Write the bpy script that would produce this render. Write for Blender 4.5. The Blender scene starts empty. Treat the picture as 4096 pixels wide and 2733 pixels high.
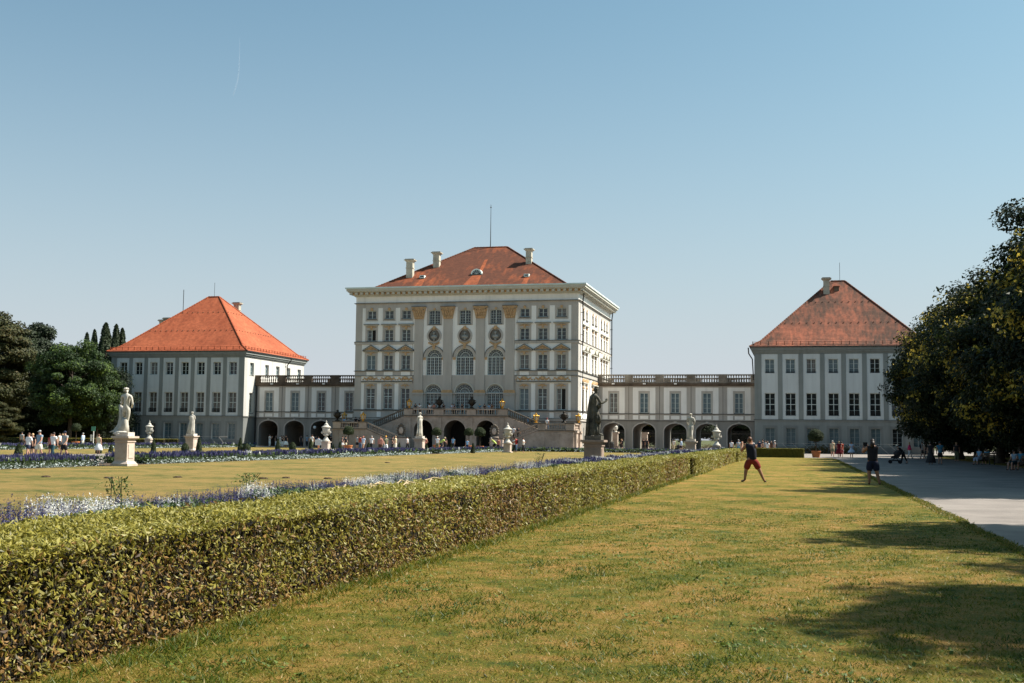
import bpy, bmesh, math, random
import numpy as np
from mathutils import Vector, Matrix, noise
from math import radians as rad, pi, sin, cos, tan, sqrt, atan2
random.seed(7)
C = bpy.context.scene.collection
SC = bpy.context.scene

# ---------------------------------------------------------------- camera
F = 4706.7; YAW = .238510; PIT = .0817874; ROL = .0108497; EYE = 1.65
cy_, sy_, cp_, sp_ = cos(YAW), sin(YAW), cos(PIT), sin(PIT)
DD = Vector((-sy_ * cp_, cy_ * cp_, sp_)); RR = Vector((cy_, sy_, 0)); UU = RR.cross(DD)
R2 = RR * cos(ROL) + UU * sin(ROL); U2 = -RR * sin(ROL) + UU * cos(ROL)
cam_d = bpy.data.cameras.new('camera'); cam = bpy.data.objects.new('camera', cam_d); C.objects.link(cam)
M = Matrix((R2, U2, -DD)).transposed().to_4x4(); M.translation = Vector((0, 0, EYE)); cam.matrix_world = M
cam_d.sensor_width = 36; cam_d.lens = F / 4096 * 36; cam_d.clip_end = 20000; cam_d.clip_start = .05
SC.camera = cam

def ray(x, y): return R2 * ((x - 2048) / F) - U2 * ((y - 1366.5) / F) + DD
def ratio(x, y=1790):
    r = ray(x, y); return r.x / r.y
def onY(x, Y): return ratio(x) * Y            # X of photo column x at distance Y
def ground(x, y, z=0.):
    r = ray(x, y); t = (z - EYE) / r.z; return r.x * t, r.y * t
def zat(x, y, Y):
    r = ray(x, y); return EYE + r.z * Y / r.y

# ---------------------------------------------------------------- materials
MATS = {}
def nd(nt, t, **k):
    n = nt.nodes.new(t)
    for a, b in k.items():
        if a == 'inp':
            for i, v in b.items(): n.inputs[i].default_value = v
        else: setattr(n, a, b)
    return n
def ramp(nt, stops):
    r = nt.nodes.new('ShaderNodeValToRGB'); e = r.color_ramp.elements
    while len(e) < len(stops): e.new(.5)
    for i, (p, c) in enumerate(stops):
        e[i].position = p; e[i].color = (*c, 1) if len(c) == 3 else c
    return r
def mat(name, col, rough=.85, var=.12, scale=1.2, detail=.0, bump=.0, bscale=20, metal=0., spec=.3, col2=None, stretch=None, trans=0.):
    """procedural surface: base colour drifting by two noises, optional bump"""
    if name in MATS: return MATS[name]
    m = bpy.data.materials.new(name); m.use_nodes = True; nt = m.node_tree; b = nt.nodes['Principled BSDF']
    tc = nd(nt, 'ShaderNodeTexCoord'); mp = nd(nt, 'ShaderNodeMapping')
    if stretch: mp.inputs['Scale'].default_value = stretch
    nt.links.new(tc.outputs['Object'], mp.inputs['Vector'])
    n1 = nd(nt, 'ShaderNodeTexNoise', inp={'Scale': scale, 'Detail': 6, 'Roughness': .65}); nt.links.new(mp.outputs[0], n1.inputs['Vector'])
    c2 = col2 or tuple(max(0, c * (1 - 2.2 * var)) for c in col)
    c1 = tuple(min(1, c * (1 + var)) for c in col)
    r = ramp(nt, [(.3, c2), (.68, c1)]); nt.links.new(n1.outputs['Fac'], r.inputs['Fac'])
    nt.links.new(r.outputs['Color'], b.inputs['Base Color'])
    b.inputs['Roughness'].default_value = rough; b.inputs['Metallic'].default_value = metal
    b.inputs['Specular IOR Level'].default_value = spec
    if bump:
        n2 = nd(nt, 'ShaderNodeTexNoise', inp={'Scale': bscale, 'Detail': 4}); nt.links.new(tc.outputs['Object'], n2.inputs['Vector'])
        bp = nd(nt, 'ShaderNodeBump', inp={'Strength': bump, 'Distance': .03}); nt.links.new(n2.outputs['Fac'], bp.inputs['Height'])
        nt.links.new(bp.outputs[0], b.inputs['Normal'])
    MATS[name] = m; return m

def roof_mat(name, base, dark, amount, streak=.25, patch=None, row=.0):
    m = bpy.data.materials.new(name); m.use_nodes = True; nt = m.node_tree; L = nt.links.new; b = nt.nodes['Principled BSDF']
    tc = nd(nt, 'ShaderNodeTexCoord')
    mp = nd(nt, 'ShaderNodeMapping', inp={'Scale': (1, .35, .18)}); L(tc.outputs['Object'], mp.inputs['Vector'])
    n1 = nd(nt, 'ShaderNodeTexNoise', inp={'Scale': streak * 4, 'Detail': 7, 'Roughness': .62}); L(mp.outputs[0], n1.inputs['Vector'])
    n3 = nd(nt, 'ShaderNodeTexNoise', inp={'Scale': .16, 'Detail': 3}); L(tc.outputs['Object'], n3.inputs['Vector'])
    ad = nd(nt, 'ShaderNodeMath', operation='MULTIPLY_ADD', inp={1: .6, 2: -.05}); L(n3.outputs['Fac'], ad.inputs[0])
    a2 = nd(nt, 'ShaderNodeMath', operation='MULTIPLY_ADD', inp={1: .7}); L(n1.outputs['Fac'], a2.inputs[0]); L(ad.outputs[0], a2.inputs[2])
    r = ramp(nt, [(max(.02, .62 - amount), base), (min(.98, .86 - amount * .6), dark)]); L(a2.outputs[0], r.inputs['Fac'])
    # single tiles: small brightness scatter
    vo = nd(nt, 'ShaderNodeTexVoronoi', inp={'Scale': 3.2}); L(tc.outputs['Object'], vo.inputs['Vector'])
    hs = nd(nt, 'ShaderNodeHueSaturation', inp={'Saturation': 1.}); mr = nd(nt, 'ShaderNodeMapRange', inp={3: .82, 4: 1.15})
    sp = nd(nt, 'ShaderNodeSeparateColor'); L(vo.outputs['Color'], sp.inputs[0]); L(sp.outputs[0], mr.inputs[0]); L(mr.outputs[0], hs.inputs['Value'])
    L(r.outputs['Color'], hs.inputs['Color']); L(hs.outputs[0], b.inputs['Base Color'])
    w = nd(nt, 'ShaderNodeTexWave', wave_type='BANDS', bands_direction='Z', inp={'Scale': 1.6, 'Distortion': .3, 'Detail': 1.}); L(tc.outputs['Object'], w.inputs['Vector'])
    bp = nd(nt, 'ShaderNodeBump', inp={'Strength': .5, 'Distance': .04}); L(w.outputs['Fac'], bp.inputs['Height']); L(bp.outputs[0], b.inputs['Normal'])
    b.inputs['Roughness'].default_value = .85; b.inputs['Specular IOR Level'].default_value = .25
    MATS[name] = m; return m

def leaf_mat(name, stops, trans=.25, rough=.6, spec=.3, nscale=0):
    """leaf colour chosen per leaf by the stored 'tint' value"""
    m = bpy.data.materials.new(name); m.use_nodes = True; nt = m.node_tree; L = nt.links.new; b = nt.nodes['Principled BSDF']
    at = nd(nt, 'ShaderNodeAttribute', attribute_name='tint'); r = ramp(nt, stops)
    L(at.outputs['Fac'], r.inputs['Fac']); L(r.outputs['Color'], b.inputs['Base Color'])
    b.inputs['Roughness'].default_value = rough; b.inputs['Specular IOR Level'].default_value = spec
    if trans:
        tr = nd(nt, 'ShaderNodeBsdfTranslucent'); mx = nd(nt, 'ShaderNodeMixShader', inp={0: trans})
        L(r.outputs['Color'], tr.inputs['Color']); L(b.outputs[0], mx.inputs[1]); L(tr.outputs[0], mx.inputs[2])
        L(mx.outputs[0], nt.nodes['Material Output'].inputs['Surface'])
    MATS[name] = m; return m

# ---------------------------------------------------------------- mesh builder
class MB:
    def __init__(s): s.v = []; s.f = []; s.mi = []; s.mats = []; s.X = None
    def _m(s, m):
        if m not in s.mats: s.mats.append(m)
        return s.mats.index(m)
    def add(s, vs, fs, m):
        n = len(s.v); X = s.X
        s.v += [tuple(X @ Vector(p)) if X is not None else tuple(p) for p in vs]
        i = s._m(m)
        for f in fs: s.f.append([a + n for a in f]); s.mi.append(i)
    def box(s, x0, x1, y0, y1, z0, z1, m):
        s.add([(x0, y0, z0), (x1, y0, z0), (x1, y1, z0), (x0, y1, z0), (x0, y0, z1), (x1, y0, z1), (x1, y1, z1), (x0, y1, z1)],
              [(0, 3, 2, 1), (4, 5, 6, 7), (0, 1, 5, 4), (1, 2, 6, 5), (2, 3, 7, 6), (3, 0, 4, 7)], m)
    def cbox(s, c, sx, sy, z0, z1, m): s.box(c[0] - sx / 2, c[0] + sx / 2, c[1] - sy / 2, c[1] + sy / 2, z0, z1, m)
    def prism(s, pts, y0, y1, m):
        """outline of (x,z) points pushed from y0 to y1"""
        n = len(pts); s.add([(x, y0, z) for x, z in pts] + [(x, y1, z) for x, z in pts],
              [tuple(range(n - 1, -1, -1)), tuple(range(n, 2 * n))] + [(i, (i + 1) % n, n + (i + 1) % n, n + i) for i in range(n)], m)
    def hexa(s, a, b, m):
        """bottom quad a and top quad b"""
        s.add(list(a) + list(b), [(3, 2, 1, 0), (4, 5, 6, 7), (0, 1, 5, 4), (1, 2, 6, 5), (2, 3, 7, 6), (3, 0, 4, 7)], m)
    def lathe(s, prof, c, n, m, ph=0., sx=1., sy=1., wob=None):
        vs = []; fs = []
        for k, (r, z) in enumerate(prof):
            for i in range(n):
                a = 2 * pi * i / n + ph; q = r * (wob(a, z) if wob else 1)
                vs.append((c[0] + q * cos(a) * sx, c[1] + q * sin(a) * sy, c[2] + z))
        for k in range(len(prof) - 1):
            for i in range(n): j = (i + 1) % n; fs.append((k * n + i, k * n + j, (k + 1) * n + j, (k + 1) * n + i))
        fs.append(tuple(range(n - 1, -1, -1))); fs.append(tuple((len(prof) - 1) * n + i for i in range(n)))
        s.add(vs, fs, m)
    def tube(s, pts, rs, n, m, squash=1.):
        pts = [Vector(p) for p in pts]; vs = []; fs = []
        if not hasattr(rs, '__len__'): rs = [rs] * len(pts)
        for k, p in enumerate(pts):
            t = (pts[min(k + 1, len(pts) - 1)] - pts[max(k - 1, 0)]).normalized()
            u = t.cross(Vector((0, 0, 1))); u = u.normalized() if u.length > 1e-3 else Vector((1, 0, 0)); w = t.cross(u)
            for i in range(n):
                a = 2 * pi * i / n; vs.append(p + (u * cos(a) + w * sin(a) * squash) * rs[k])
        for k in range(len(pts) - 1):
            for i in range(n): j = (i + 1) % n; fs.append((k * n + i, k * n + j, (k + 1) * n + j, (k + 1) * n + i))
        fs.append(tuple(range(n - 1, -1, -1))); fs.append(tuple((len(pts) - 1) * n + i for i in range(n)))
        s.add(vs, fs, m)
    def ball(s, c, r, m, n=8, sq=(1, 1, 1), j=0.):
        prof = [(sin(pi * k / n), -cos(pi * k / n)) for k in range(n + 1)]
        vs = []; fs = []
        for a, z in prof:
            for i in range(n):
                t = 2 * pi * i / n; q = 1 + random.uniform(-j, j)
                vs.append((c[0] + r * sq[0] * max(a, .02) * cos(t) * q, c[1] + r * sq[1] * max(a, .02) * sin(t) * q, c[2] + r * sq[2] * z * q))
        for k in range(n):
            for i in range(n): jn = (i + 1) % n; fs.append((k * n + i, k * n + jn, (k + 1) * n + jn, (k + 1) * n + i))
        s.add(vs, fs, m)
    def mesh(s, name, org=(0, 0, 0), smooth=False):
        me = bpy.data.meshes.new(name); o = Vector(org)
        me.from_pydata([tuple(Vector(p) - o) for p in s.v], [], s.f)
        for m in s.mats: me.materials.append(m)
        me.polygons.foreach_set('material_index', s.mi)
        bm = bmesh.new(); bm.from_mesh(me); bmesh.ops.recalc_face_normals(bm, faces=bm.faces); bm.to_mesh(me); bm.free()
        if smooth: me.polygons.foreach_set('use_smooth', [True] * len(me.polygons))
        me.update(); return me
    def build(s, name, parent=None, org=None, smooth=False, **tags):
        if org is None: org = tuple(parent['_o']) if parent is not None and '_o' in parent else (0, 0, 0)
        o = bpy.data.objects.new(name, s.mesh(name, org, smooth)); C.objects.link(o)
        if parent is not None: o.parent = parent; o['_o'] = org
        else: o.location = org
        tag(o, **tags); return o

def tag(o, label=None, cat=None, group=None, kind=None):
    if label: o['label'] = label
    if cat: o['category'] = cat
    if group: o['group'] = group
    if kind: o['kind'] = kind
    return o
def thing(name, label, cat, loc=(0, 0, 0), rz=0, group=None):
    o = bpy.data.objects.new(name, None); C.objects.link(o); o.location = loc; o.rotation_euler = (0, 0, rz)
    o.empty_display_size = .3; o['_o'] = tuple(loc)
    return tag(o, label, cat, group)
def place(name, me, parent, loc, rz=0, scale=None):
    """one more object sharing mesh data, in the parent's frame"""
    o = bpy.data.objects.new(name, me); C.objects.link(o); o.parent = parent; o.location = loc; o.rotation_euler = (0, 0, rz)
    if scale: o.scale = scale
    return o
def copy_tree(o, parent=None):
    c = o.copy(); C.objects.link(c); c.parent = parent
    for ch in o.children: copy_tree(ch, c)
    return c
def fr(o, n):
    """facade frame: u along the wall, y outward-negative (y<0 sticks out), z up. n = outward normal angle in the XY plane"""
    nx, ny = cos(n), sin(n)          # outward
    ux, uy = -ny, nx                  # u to the right when seen from outside
    return Matrix(((ux, -nx, 0, o[0]), (uy, -ny, 0, o[1]), (0, 0, 1, o[2] if len(o) > 2 else 0), (0, 0, 0, 1)))

def np_mesh(name, V, nf, k, mats, tint=None, smooth=False):
    """V: (nf*k,3) vertices, faces of k corners in order"""
    me = bpy.data.meshes.new(name); N = len(V)
    me.vertices.add(N); me.vertices.foreach_set('co', np.ascontiguousarray(V, dtype=np.float32).ravel())
    me.loops.add(nf * k); me.loops.foreach_set('vertex_index', np.arange(nf * k, dtype=np.int32))
    me.polygons.add(nf); me.polygons.foreach_set('loop_start', np.arange(0, nf * k, k, dtype=np.int32))
    me.update(calc_edges=True)
    for m in mats: me.materials.append(m)
    if tint is not None:
        a = me.attributes.new('tint', 'FLOAT', 'FACE'); a.data.foreach_set('value', np.asarray(tint, dtype=np.float32))
    return me
def link(name, me, parent=None, loc=(0, 0, 0), **t):
    o = bpy.data.objects.new(name, me); C.objects.link(o); o.location = loc
    if parent is not None: o.parent = parent
    tag(o, **t); return o
def plaster(name, col, streak=.16):
    m = bpy.data.materials.new(name); m.use_nodes = True; nt = m.node_tree; L = nt.links.new; b = nt.nodes['Principled BSDF']
    tc = nd(nt, 'ShaderNodeTexCoord'); mp = nd(nt, 'ShaderNodeMapping', inp={'Scale': (1.6, 1.6, .12)}); L(tc.outputs['Object'], mp.inputs['Vector'])
    n1 = nd(nt, 'ShaderNodeTexNoise', inp={'Scale': 1.1, 'Detail': 6, 'Roughness': .6}); L(mp.outputs[0], n1.inputs['Vector'])
    n2 = nd(nt, 'ShaderNodeTexNoise', inp={'Scale': .22, 'Detail': 4, 'Roughness': .6}); L(tc.outputs['Object'], n2.inputs['Vector'])
    a = nd(nt, 'ShaderNodeMath', operation='MULTIPLY_ADD', inp={1: .55}); L(n1.outputs['Fac'], a.inputs[0]); c = nd(nt, 'ShaderNodeMath', operation='MULTIPLY', inp={1: .45}); L(n2.outputs['Fac'], c.inputs[0]); L(c.outputs[0], a.inputs[2])
    r = ramp(nt, [(.34, tuple(x * (1 - streak * 1.6) for x in col)), (.46, tuple(x * (1 - streak * .4) for x in col)), (.60, tuple(min(1, x * 1.04) for x in col))]); L(a.outputs[0], r.inputs['Fac']); L(r.outputs['Color'], b.inputs['Base Color'])
    n3 = nd(nt, 'ShaderNodeTexNoise', inp={'Scale': 14, 'Detail': 3}); L(tc.outputs['Object'], n3.inputs['Vector']); bp = nd(nt, 'ShaderNodeBump', inp={'Strength': .12, 'Distance': .02}); L(n3.outputs['Fac'], bp.inputs['Height']); L(bp.outputs[0], b.inputs['Normal'])
    b.inputs['Roughness'].default_value = .92; b.inputs['Specular IOR Level'].default_value = .2; MATS[name] = m; return m
# ---------------------------------------------------------------- palette
white_pl = plaster('white_plaster', (.86, .83, .78), .12)
grey_pl = plaster('grey_plaster', (.47, .43, .385))
grey_low = plaster('grey_base_plaster', (.30, .28, .25), .22)
white2 = plaster('cool_white_plaster', (.58, .60, .585), .12)
grey2 = plaster('cool_grey_plaster', (.245, .26, .245))
grey2_low = plaster('cool_grey_base_plaster', (.185, .195, .188), .22)
string_m = mat('dark_string_course', (.13, .125, .11), .9, .2, 2.)
cornice_m = mat('cornice_plaster', (.55, .53, .46), .85, .06, .6)
gold_pl = mat('gilded_plaster', (.56, .36, .19), .7, .15, 3., bump=.4, bscale=9)
gutter_m = mat('pale_green_copper', (.62, .70, .66), .5, .08, .5)
dark_metal = mat('dark_metal', (.045, .042, .04), .5, .2, 4, metal=.4)
sill_m = mat('dark_slate_sill', (.06, .06, .058), .7, .2, 3)
frame_m = mat('pale_green_window_frame', (.55, .60, .57), .6, .05, 3)
glass_d = mat('dark_window_glass', (.022, .026, .028), .06, .3, .35, spec=.55)
glass_e = mat('dim_window_glass', (.055, .06, .058), .1, .3, .8, spec=.5)
glass_b = mat('blue_grey_window_glass', (.10, .15, .165), .12, .25, .5, spec=.5)
glass_c = mat('curtained_window_glass', (.16, .15, .14), .25, .35, 1.2, spec=.4, stretch=(6, 6, .5))
blind_m = mat('beige_window_blind', (.66, .62, .54), .7, .08, 1)
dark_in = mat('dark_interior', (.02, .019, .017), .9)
sand = mat('pink_sandstone', (.42, .335, .275), .85, .12, .9, bump=.2, bscale=6, col2=(.27, .21, .165))
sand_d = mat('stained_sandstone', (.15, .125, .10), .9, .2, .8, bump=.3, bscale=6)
bal_d = mat('weathered_dark_sandstone', (.145, .105, .075), .9, .25, .7, bump=.3, bscale=5)
marble = mat('weathered_white_marble', (.52, .49, .44), .7, .10, 1.6, bump=.25, bscale=12, col2=(.36, .33, .28))
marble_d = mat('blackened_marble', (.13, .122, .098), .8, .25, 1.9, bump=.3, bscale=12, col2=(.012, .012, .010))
ped_pink = mat('pale_pink_marble', (.52, .435, .375), .7, .10, 1.2, bump=.1, col2=(.40, .31, .25))
bal_l = mat('weathered_grey_sandstone', (.27, .235, .195), .9, .22, .7, bump=.3, bscale=5, col2=(.12, .09, .065))
bronze = mat('dark_bronze', (.035, .028, .022), .5, .3, 5, metal=.5)
gold = mat('gilded_metal', (.78, .46, .10), .35, .15, 6, metal=.85)
lglass = mat('lantern_glass', (.45, .48, .46), .1, .1, 3)
chim = mat('chimney_plaster', (.46, .42, .34), .9, .14, 1.1, bump=.2)
terra = mat('terracotta', (.45, .16, .06), .85, .15, 4)
soil = mat('dark_soil', (.07, .045, .03), .95, .3, 8, bump=.6)
bark = mat('bark', (.07, .055, .042), .95, .3, 3, bump=.8, bscale=9)
wood = mat('weathered_wood', (.16, .11, .07), .8, .2, 5)
roof_o = roof_mat('bright_orange_tiles', (.36, .097, .042), (.26, .063, .026), .16, .3)
roof_p = roof_mat('weathered_pink_tiles', (.35, .110, .060), (.085, .045, .031), .23, .5)
roof_r = roof_mat('mossy_red_tiles', (.40, .10, .032), (.10, .034, .018), .42, .34)
leaf_gr = leaf_mat('green_leaves', [(0, (.018, .035, .010)), (.5, (.045, .085, .016)), (1, (.10, .15, .025))])
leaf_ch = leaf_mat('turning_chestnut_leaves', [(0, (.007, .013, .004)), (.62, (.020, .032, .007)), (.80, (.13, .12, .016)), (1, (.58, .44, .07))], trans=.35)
leaf_dk = leaf_mat('dark_leaves', [(0, (.010, .018, .008)), (1, (.035, .052, .018))], trans=.12)
leaf_br = leaf_mat('browning_leaves', [(0, (.015, .022, .008)), (.5, (.05, .055, .015)), (1, (.15, .085, .025))])
leaf_lm = leaf_mat('bright_green_leaves', [(0, (.008, .018, .005)), (.6, (.024, .052, .010)), (1, (.13, .19, .028))], trans=.25)
leaf_hg = leaf_mat('hedge_leaves', [(0, (.05, .026, .010)), (.20, (.34, .20, .06)), (.30, (.05, .046, .010)), (.5, (.145, .138, .018)), (.75, (.32, .275, .044)), (.88, (.315, .30, .075)), (1, (.46, .43, .18))], trans=.3, rough=.5, spec=.35)
leaf_box = leaf_mat('topiary_leaves', [(0, (.012, .022, .008)), (1, (.05, .07, .02))], trans=.1)
leaf_fl = leaf_mat('flower_foliage', [(0, (.022, .045, .014)), (1, (.09, .14, .035))])
pet_w = leaf_mat('white_petals', [(0, (.60, .60, .58)), (1, (.88, .88, .84))], trans=.2)
pet_v = leaf_mat('violet_petals', [(0, (.03, .032, .085)), (1, (.085, .08, .19))], trans=.2)
silver_l = leaf_mat('silver_leaves', [(0, (.25, .31, .30)), (1, (.62, .68, .66))], trans=.15)

def lawn_mat(name, g1, g2, dry, dryness, sc=1.):
    m = bpy.data.materials.new(name); m.use_nodes = True; nt = m.node_tree; L = nt.links.new; b = nt.nodes['Principled BSDF']
    gp = nd(nt, 'ShaderNodeNewGeometry'); P = gp.outputs['Position']
    big = nd(nt, 'ShaderNodeTexNoise', inp={'Scale': .55 * sc, 'Detail': 5, 'Roughness': .6, 'Distortion': .4}); L(P, big.inputs['Vector'])
    mid = nd(nt, 'ShaderNodeTexNoise', inp={'Scale': 2.6 * sc, 'Detail': 8, 'Roughness': .72}); L(P, mid.inputs['Vector'])
    fine = nd(nt, 'ShaderNodeTexNoise', inp={'Scale': 38, 'Detail': 6, 'Roughness': .8}); L(P, fine.inputs['Vector'])
    a = nd(nt, 'ShaderNodeMath', operation='MULTIPLY_ADD', inp={1: .55}); L(mid.outputs['Fac'], a.inputs[0])
    a0 = nd(nt, 'ShaderNodeMath', operation='MULTIPLY', inp={1: .45}); L(big.outputs['Fac'], a0.inputs[0]); L(a0.outputs[0], a.inputs[2])
    f2 = nd(nt, 'ShaderNodeMath', operation='MULTIPLY_ADD', inp={1: .35, 2: -.175}); L(fine.outputs['Fac'], f2.inputs[0])
    s_ = nd(nt, 'ShaderNodeMath', operation='ADD'); L(a.outputs[0], s_.inputs[0]); L(f2.outputs[0], s_.inputs[1])
    r = ramp(nt, [(.39, g1), (.47, g2), (.535 - dryness, tuple((x + y) / 2 for x, y in zip(g2, dry))), (.60 - dryness, dry)])
    L(s_.outputs[0], r.inputs['Fac'])
    hv = nd(nt, 'ShaderNodeHueSaturation'); mr = nd(nt, 'ShaderNodeMapRange', inp={1: .3, 2: .7, 3: .54, 4: 1.2}); L(fine.outputs['Fac'], mr.inputs[0]); L(mr.outputs[0], hv.inputs['Value'])
    L(r.outputs['Color'], hv.inputs['Color']); L(hv.outputs[0], b.inputs['Base Color'])
    b.inputs['Roughness'].default_value = .8; b.inputs['Specular IOR Level'].default_value = .15
    bp = nd(nt, 'ShaderNodeBump', inp={'Strength': .9, 'Distance': .05}); L(fine.outputs['Fac'], bp.inputs['Height']); L(bp.outputs[0], b.inputs['Normal'])
    MATS[name] = m; return m
lawn_m = lawn_mat('patchy_lawn', (.050, .082, .008), (.150, .142, .013), (.36, .205, .055), -.004)
leaf_grass = leaf_mat('grass_leaves', [(0, (.028, .068, .008)), (.45, (.12, .148, .014)), (.75, (.25, .19, .035)), (1, (.40, .26, .09))], trans=.4, rough=.5)
lawn_i = lawn_mat('dry_lawn', (.075, .088, .018), (.16, .142, .034), (.29, .195, .062), .035, .6)
gravel = mat('pale_gravel', (.255, .226, .203), .95, .10, .35, bump=.7, bscale=40, col2=(.16, .142, .128))
earth = mat('bed_soil', (.08, .055, .035), .95, .2, 5, bump=.6)
skin = mat('skin', (.48, .27, .19), .6, .05, 5)
skin_d = mat('tanned_skin', (.30, .15, .09), .6, .05, 5)
def cloth(n, c): return mat('cloth_' + n, c, .9, .08, 6, bump=.1)
CL = dict(white=(.75, .75, .75), black=(.015, .015, .018), navy=(.02, .028, .06), grey=(.33, .34, .34), bluegrey=(.22, .30, .38), teal=(.02, .06, .075), red=(.42, .035, .04),
          salmon=(.60, .22, .17), plaid=(.55, .25, .19), dark=(.035, .033, .035), beige=(.58, .50, .34), cream=(.70, .66, .56), blue=(.22, .42, .62), lightblue=(.50, .60, .75), khaki=(.18, .19, .12),
          hivis=(.50, .60, .16), maroon=(.17, .012, .02), pink=(.60, .035, .13), yellow=(.80, .42, .07), jeans=(.08, .13, .22), brown=(.10, .055, .035), rust=(.42, .06, .035), cyan=(.05, .22, .34), indigo=(.01, .015, .035), darkred=(.20, .025, .018), ink=(.010, .012, .022))
CL = {k: cloth(k, v) for k, v in CL.items()}
hair_d = mat('dark_hair', (.025, .016, .012), .5, .2, 9); hair_b = mat('blond_hair', (.55, .36, .19), .5, .2, 9); hair_g = mat('grey_hair', (.40, .38, .35), .6, .2, 9); hair_r = mat('brown_hair', (.10, .045, .022), .5, .2, 9)
HAIR = dict(d=hair_d, b=hair_b, g=hair_g, r=hair_r)
# ---------------------------------------------------------------- facade tools
def ell(u0, u1, z1, rise, n=10):
    c, a = (u0 + u1) / 2, (u1 - u0) / 2
    return [(c - a * cos(pi * i / n), z1 - rise + rise * sin(pi * i / n)) for i in range(n + 1)]
def facade(mb, u0, u1, z0, z1, holes, paints, base, rev=.28, revm=None):
    """wall sheet with real openings; hole = (u0,u1,z0,z1,rise,depth)"""
    H = [tuple(h) + (0, rev)[len(h) - 4:] if len(h) < 6 else tuple(h) for h in holes]
    us = {u0, u1}; zs = {z0, z1}
    for h in H: us |= {h[0], h[1]}; zs |= {h[2], h[3]}
    for p in paints: us |= {p[0], p[1]}; zs |= {p[2], p[3]}
    us = sorted(x for x in us if u0 - 1e-6 <= x <= u1 + 1e-6); zs = sorted(x for x in zs if z0 - 1e-6 <= x <= z1 + 1e-6)
    def col(u, z):
        m = base
        for p in paints:
            if p[0] < u < p[1] and p[2] < z < p[3]: m = p[4]
        return m
    for a, b in zip(us, us[1:]):
        for c, d in zip(zs, zs[1:]):
            u, z = (a + b) / 2, (c + d) / 2
            if b - a < 1e-5 or d - c < 1e-5 or any(h[0] < u < h[1] and h[2] < z < h[3] for h in H): continue
            mb.add([(a, 0, c), (b, 0, c), (b, 0, d), (a, 0, d)], [(0, 1, 2, 3)], col(u, z))
    for h in H:
        a, b, c, d, r, dep = h; m = revm or col(a - .01, (c + d) / 2)
        mb.add([(a, 0, c), (a, 0, d - r), (a, dep, d - r), (a, dep, c)], [(0, 1, 2, 3)], m)
        mb.add([(b, 0, c), (b, 0, d - r), (b, dep, d - r), (b, dep, c)], [(0, 1, 2, 3)], m)
        if c > .05: mb.add([(a, 0, c), (b, 0, c), (b, dep, c), (a, dep, c)], [(0, 1, 2, 3)], m)
        if r <= 0: mb.add([(a, 0, d), (b, 0, d), (b, dep, d), (a, dep, d)], [(0, 1, 2, 3)], m)
        else:
            E_ = ell(a, b, d, r, 16); k = 8
            for i in range(16):
                (p, q), (s, t) = E_[i], E_[i + 1]
                mb.add([(p, 0, q), (s, 0, t), (s, dep, t), (p, dep, q)], [(0, 1, 2, 3)], m)
                cu = a if i < 8 else b
                mb.add([(cu, 0, d), (p, 0, q), (s, 0, t)], [(0, 1, 2)], col((a + b) / 2, d + .01))
WM = {}
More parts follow.
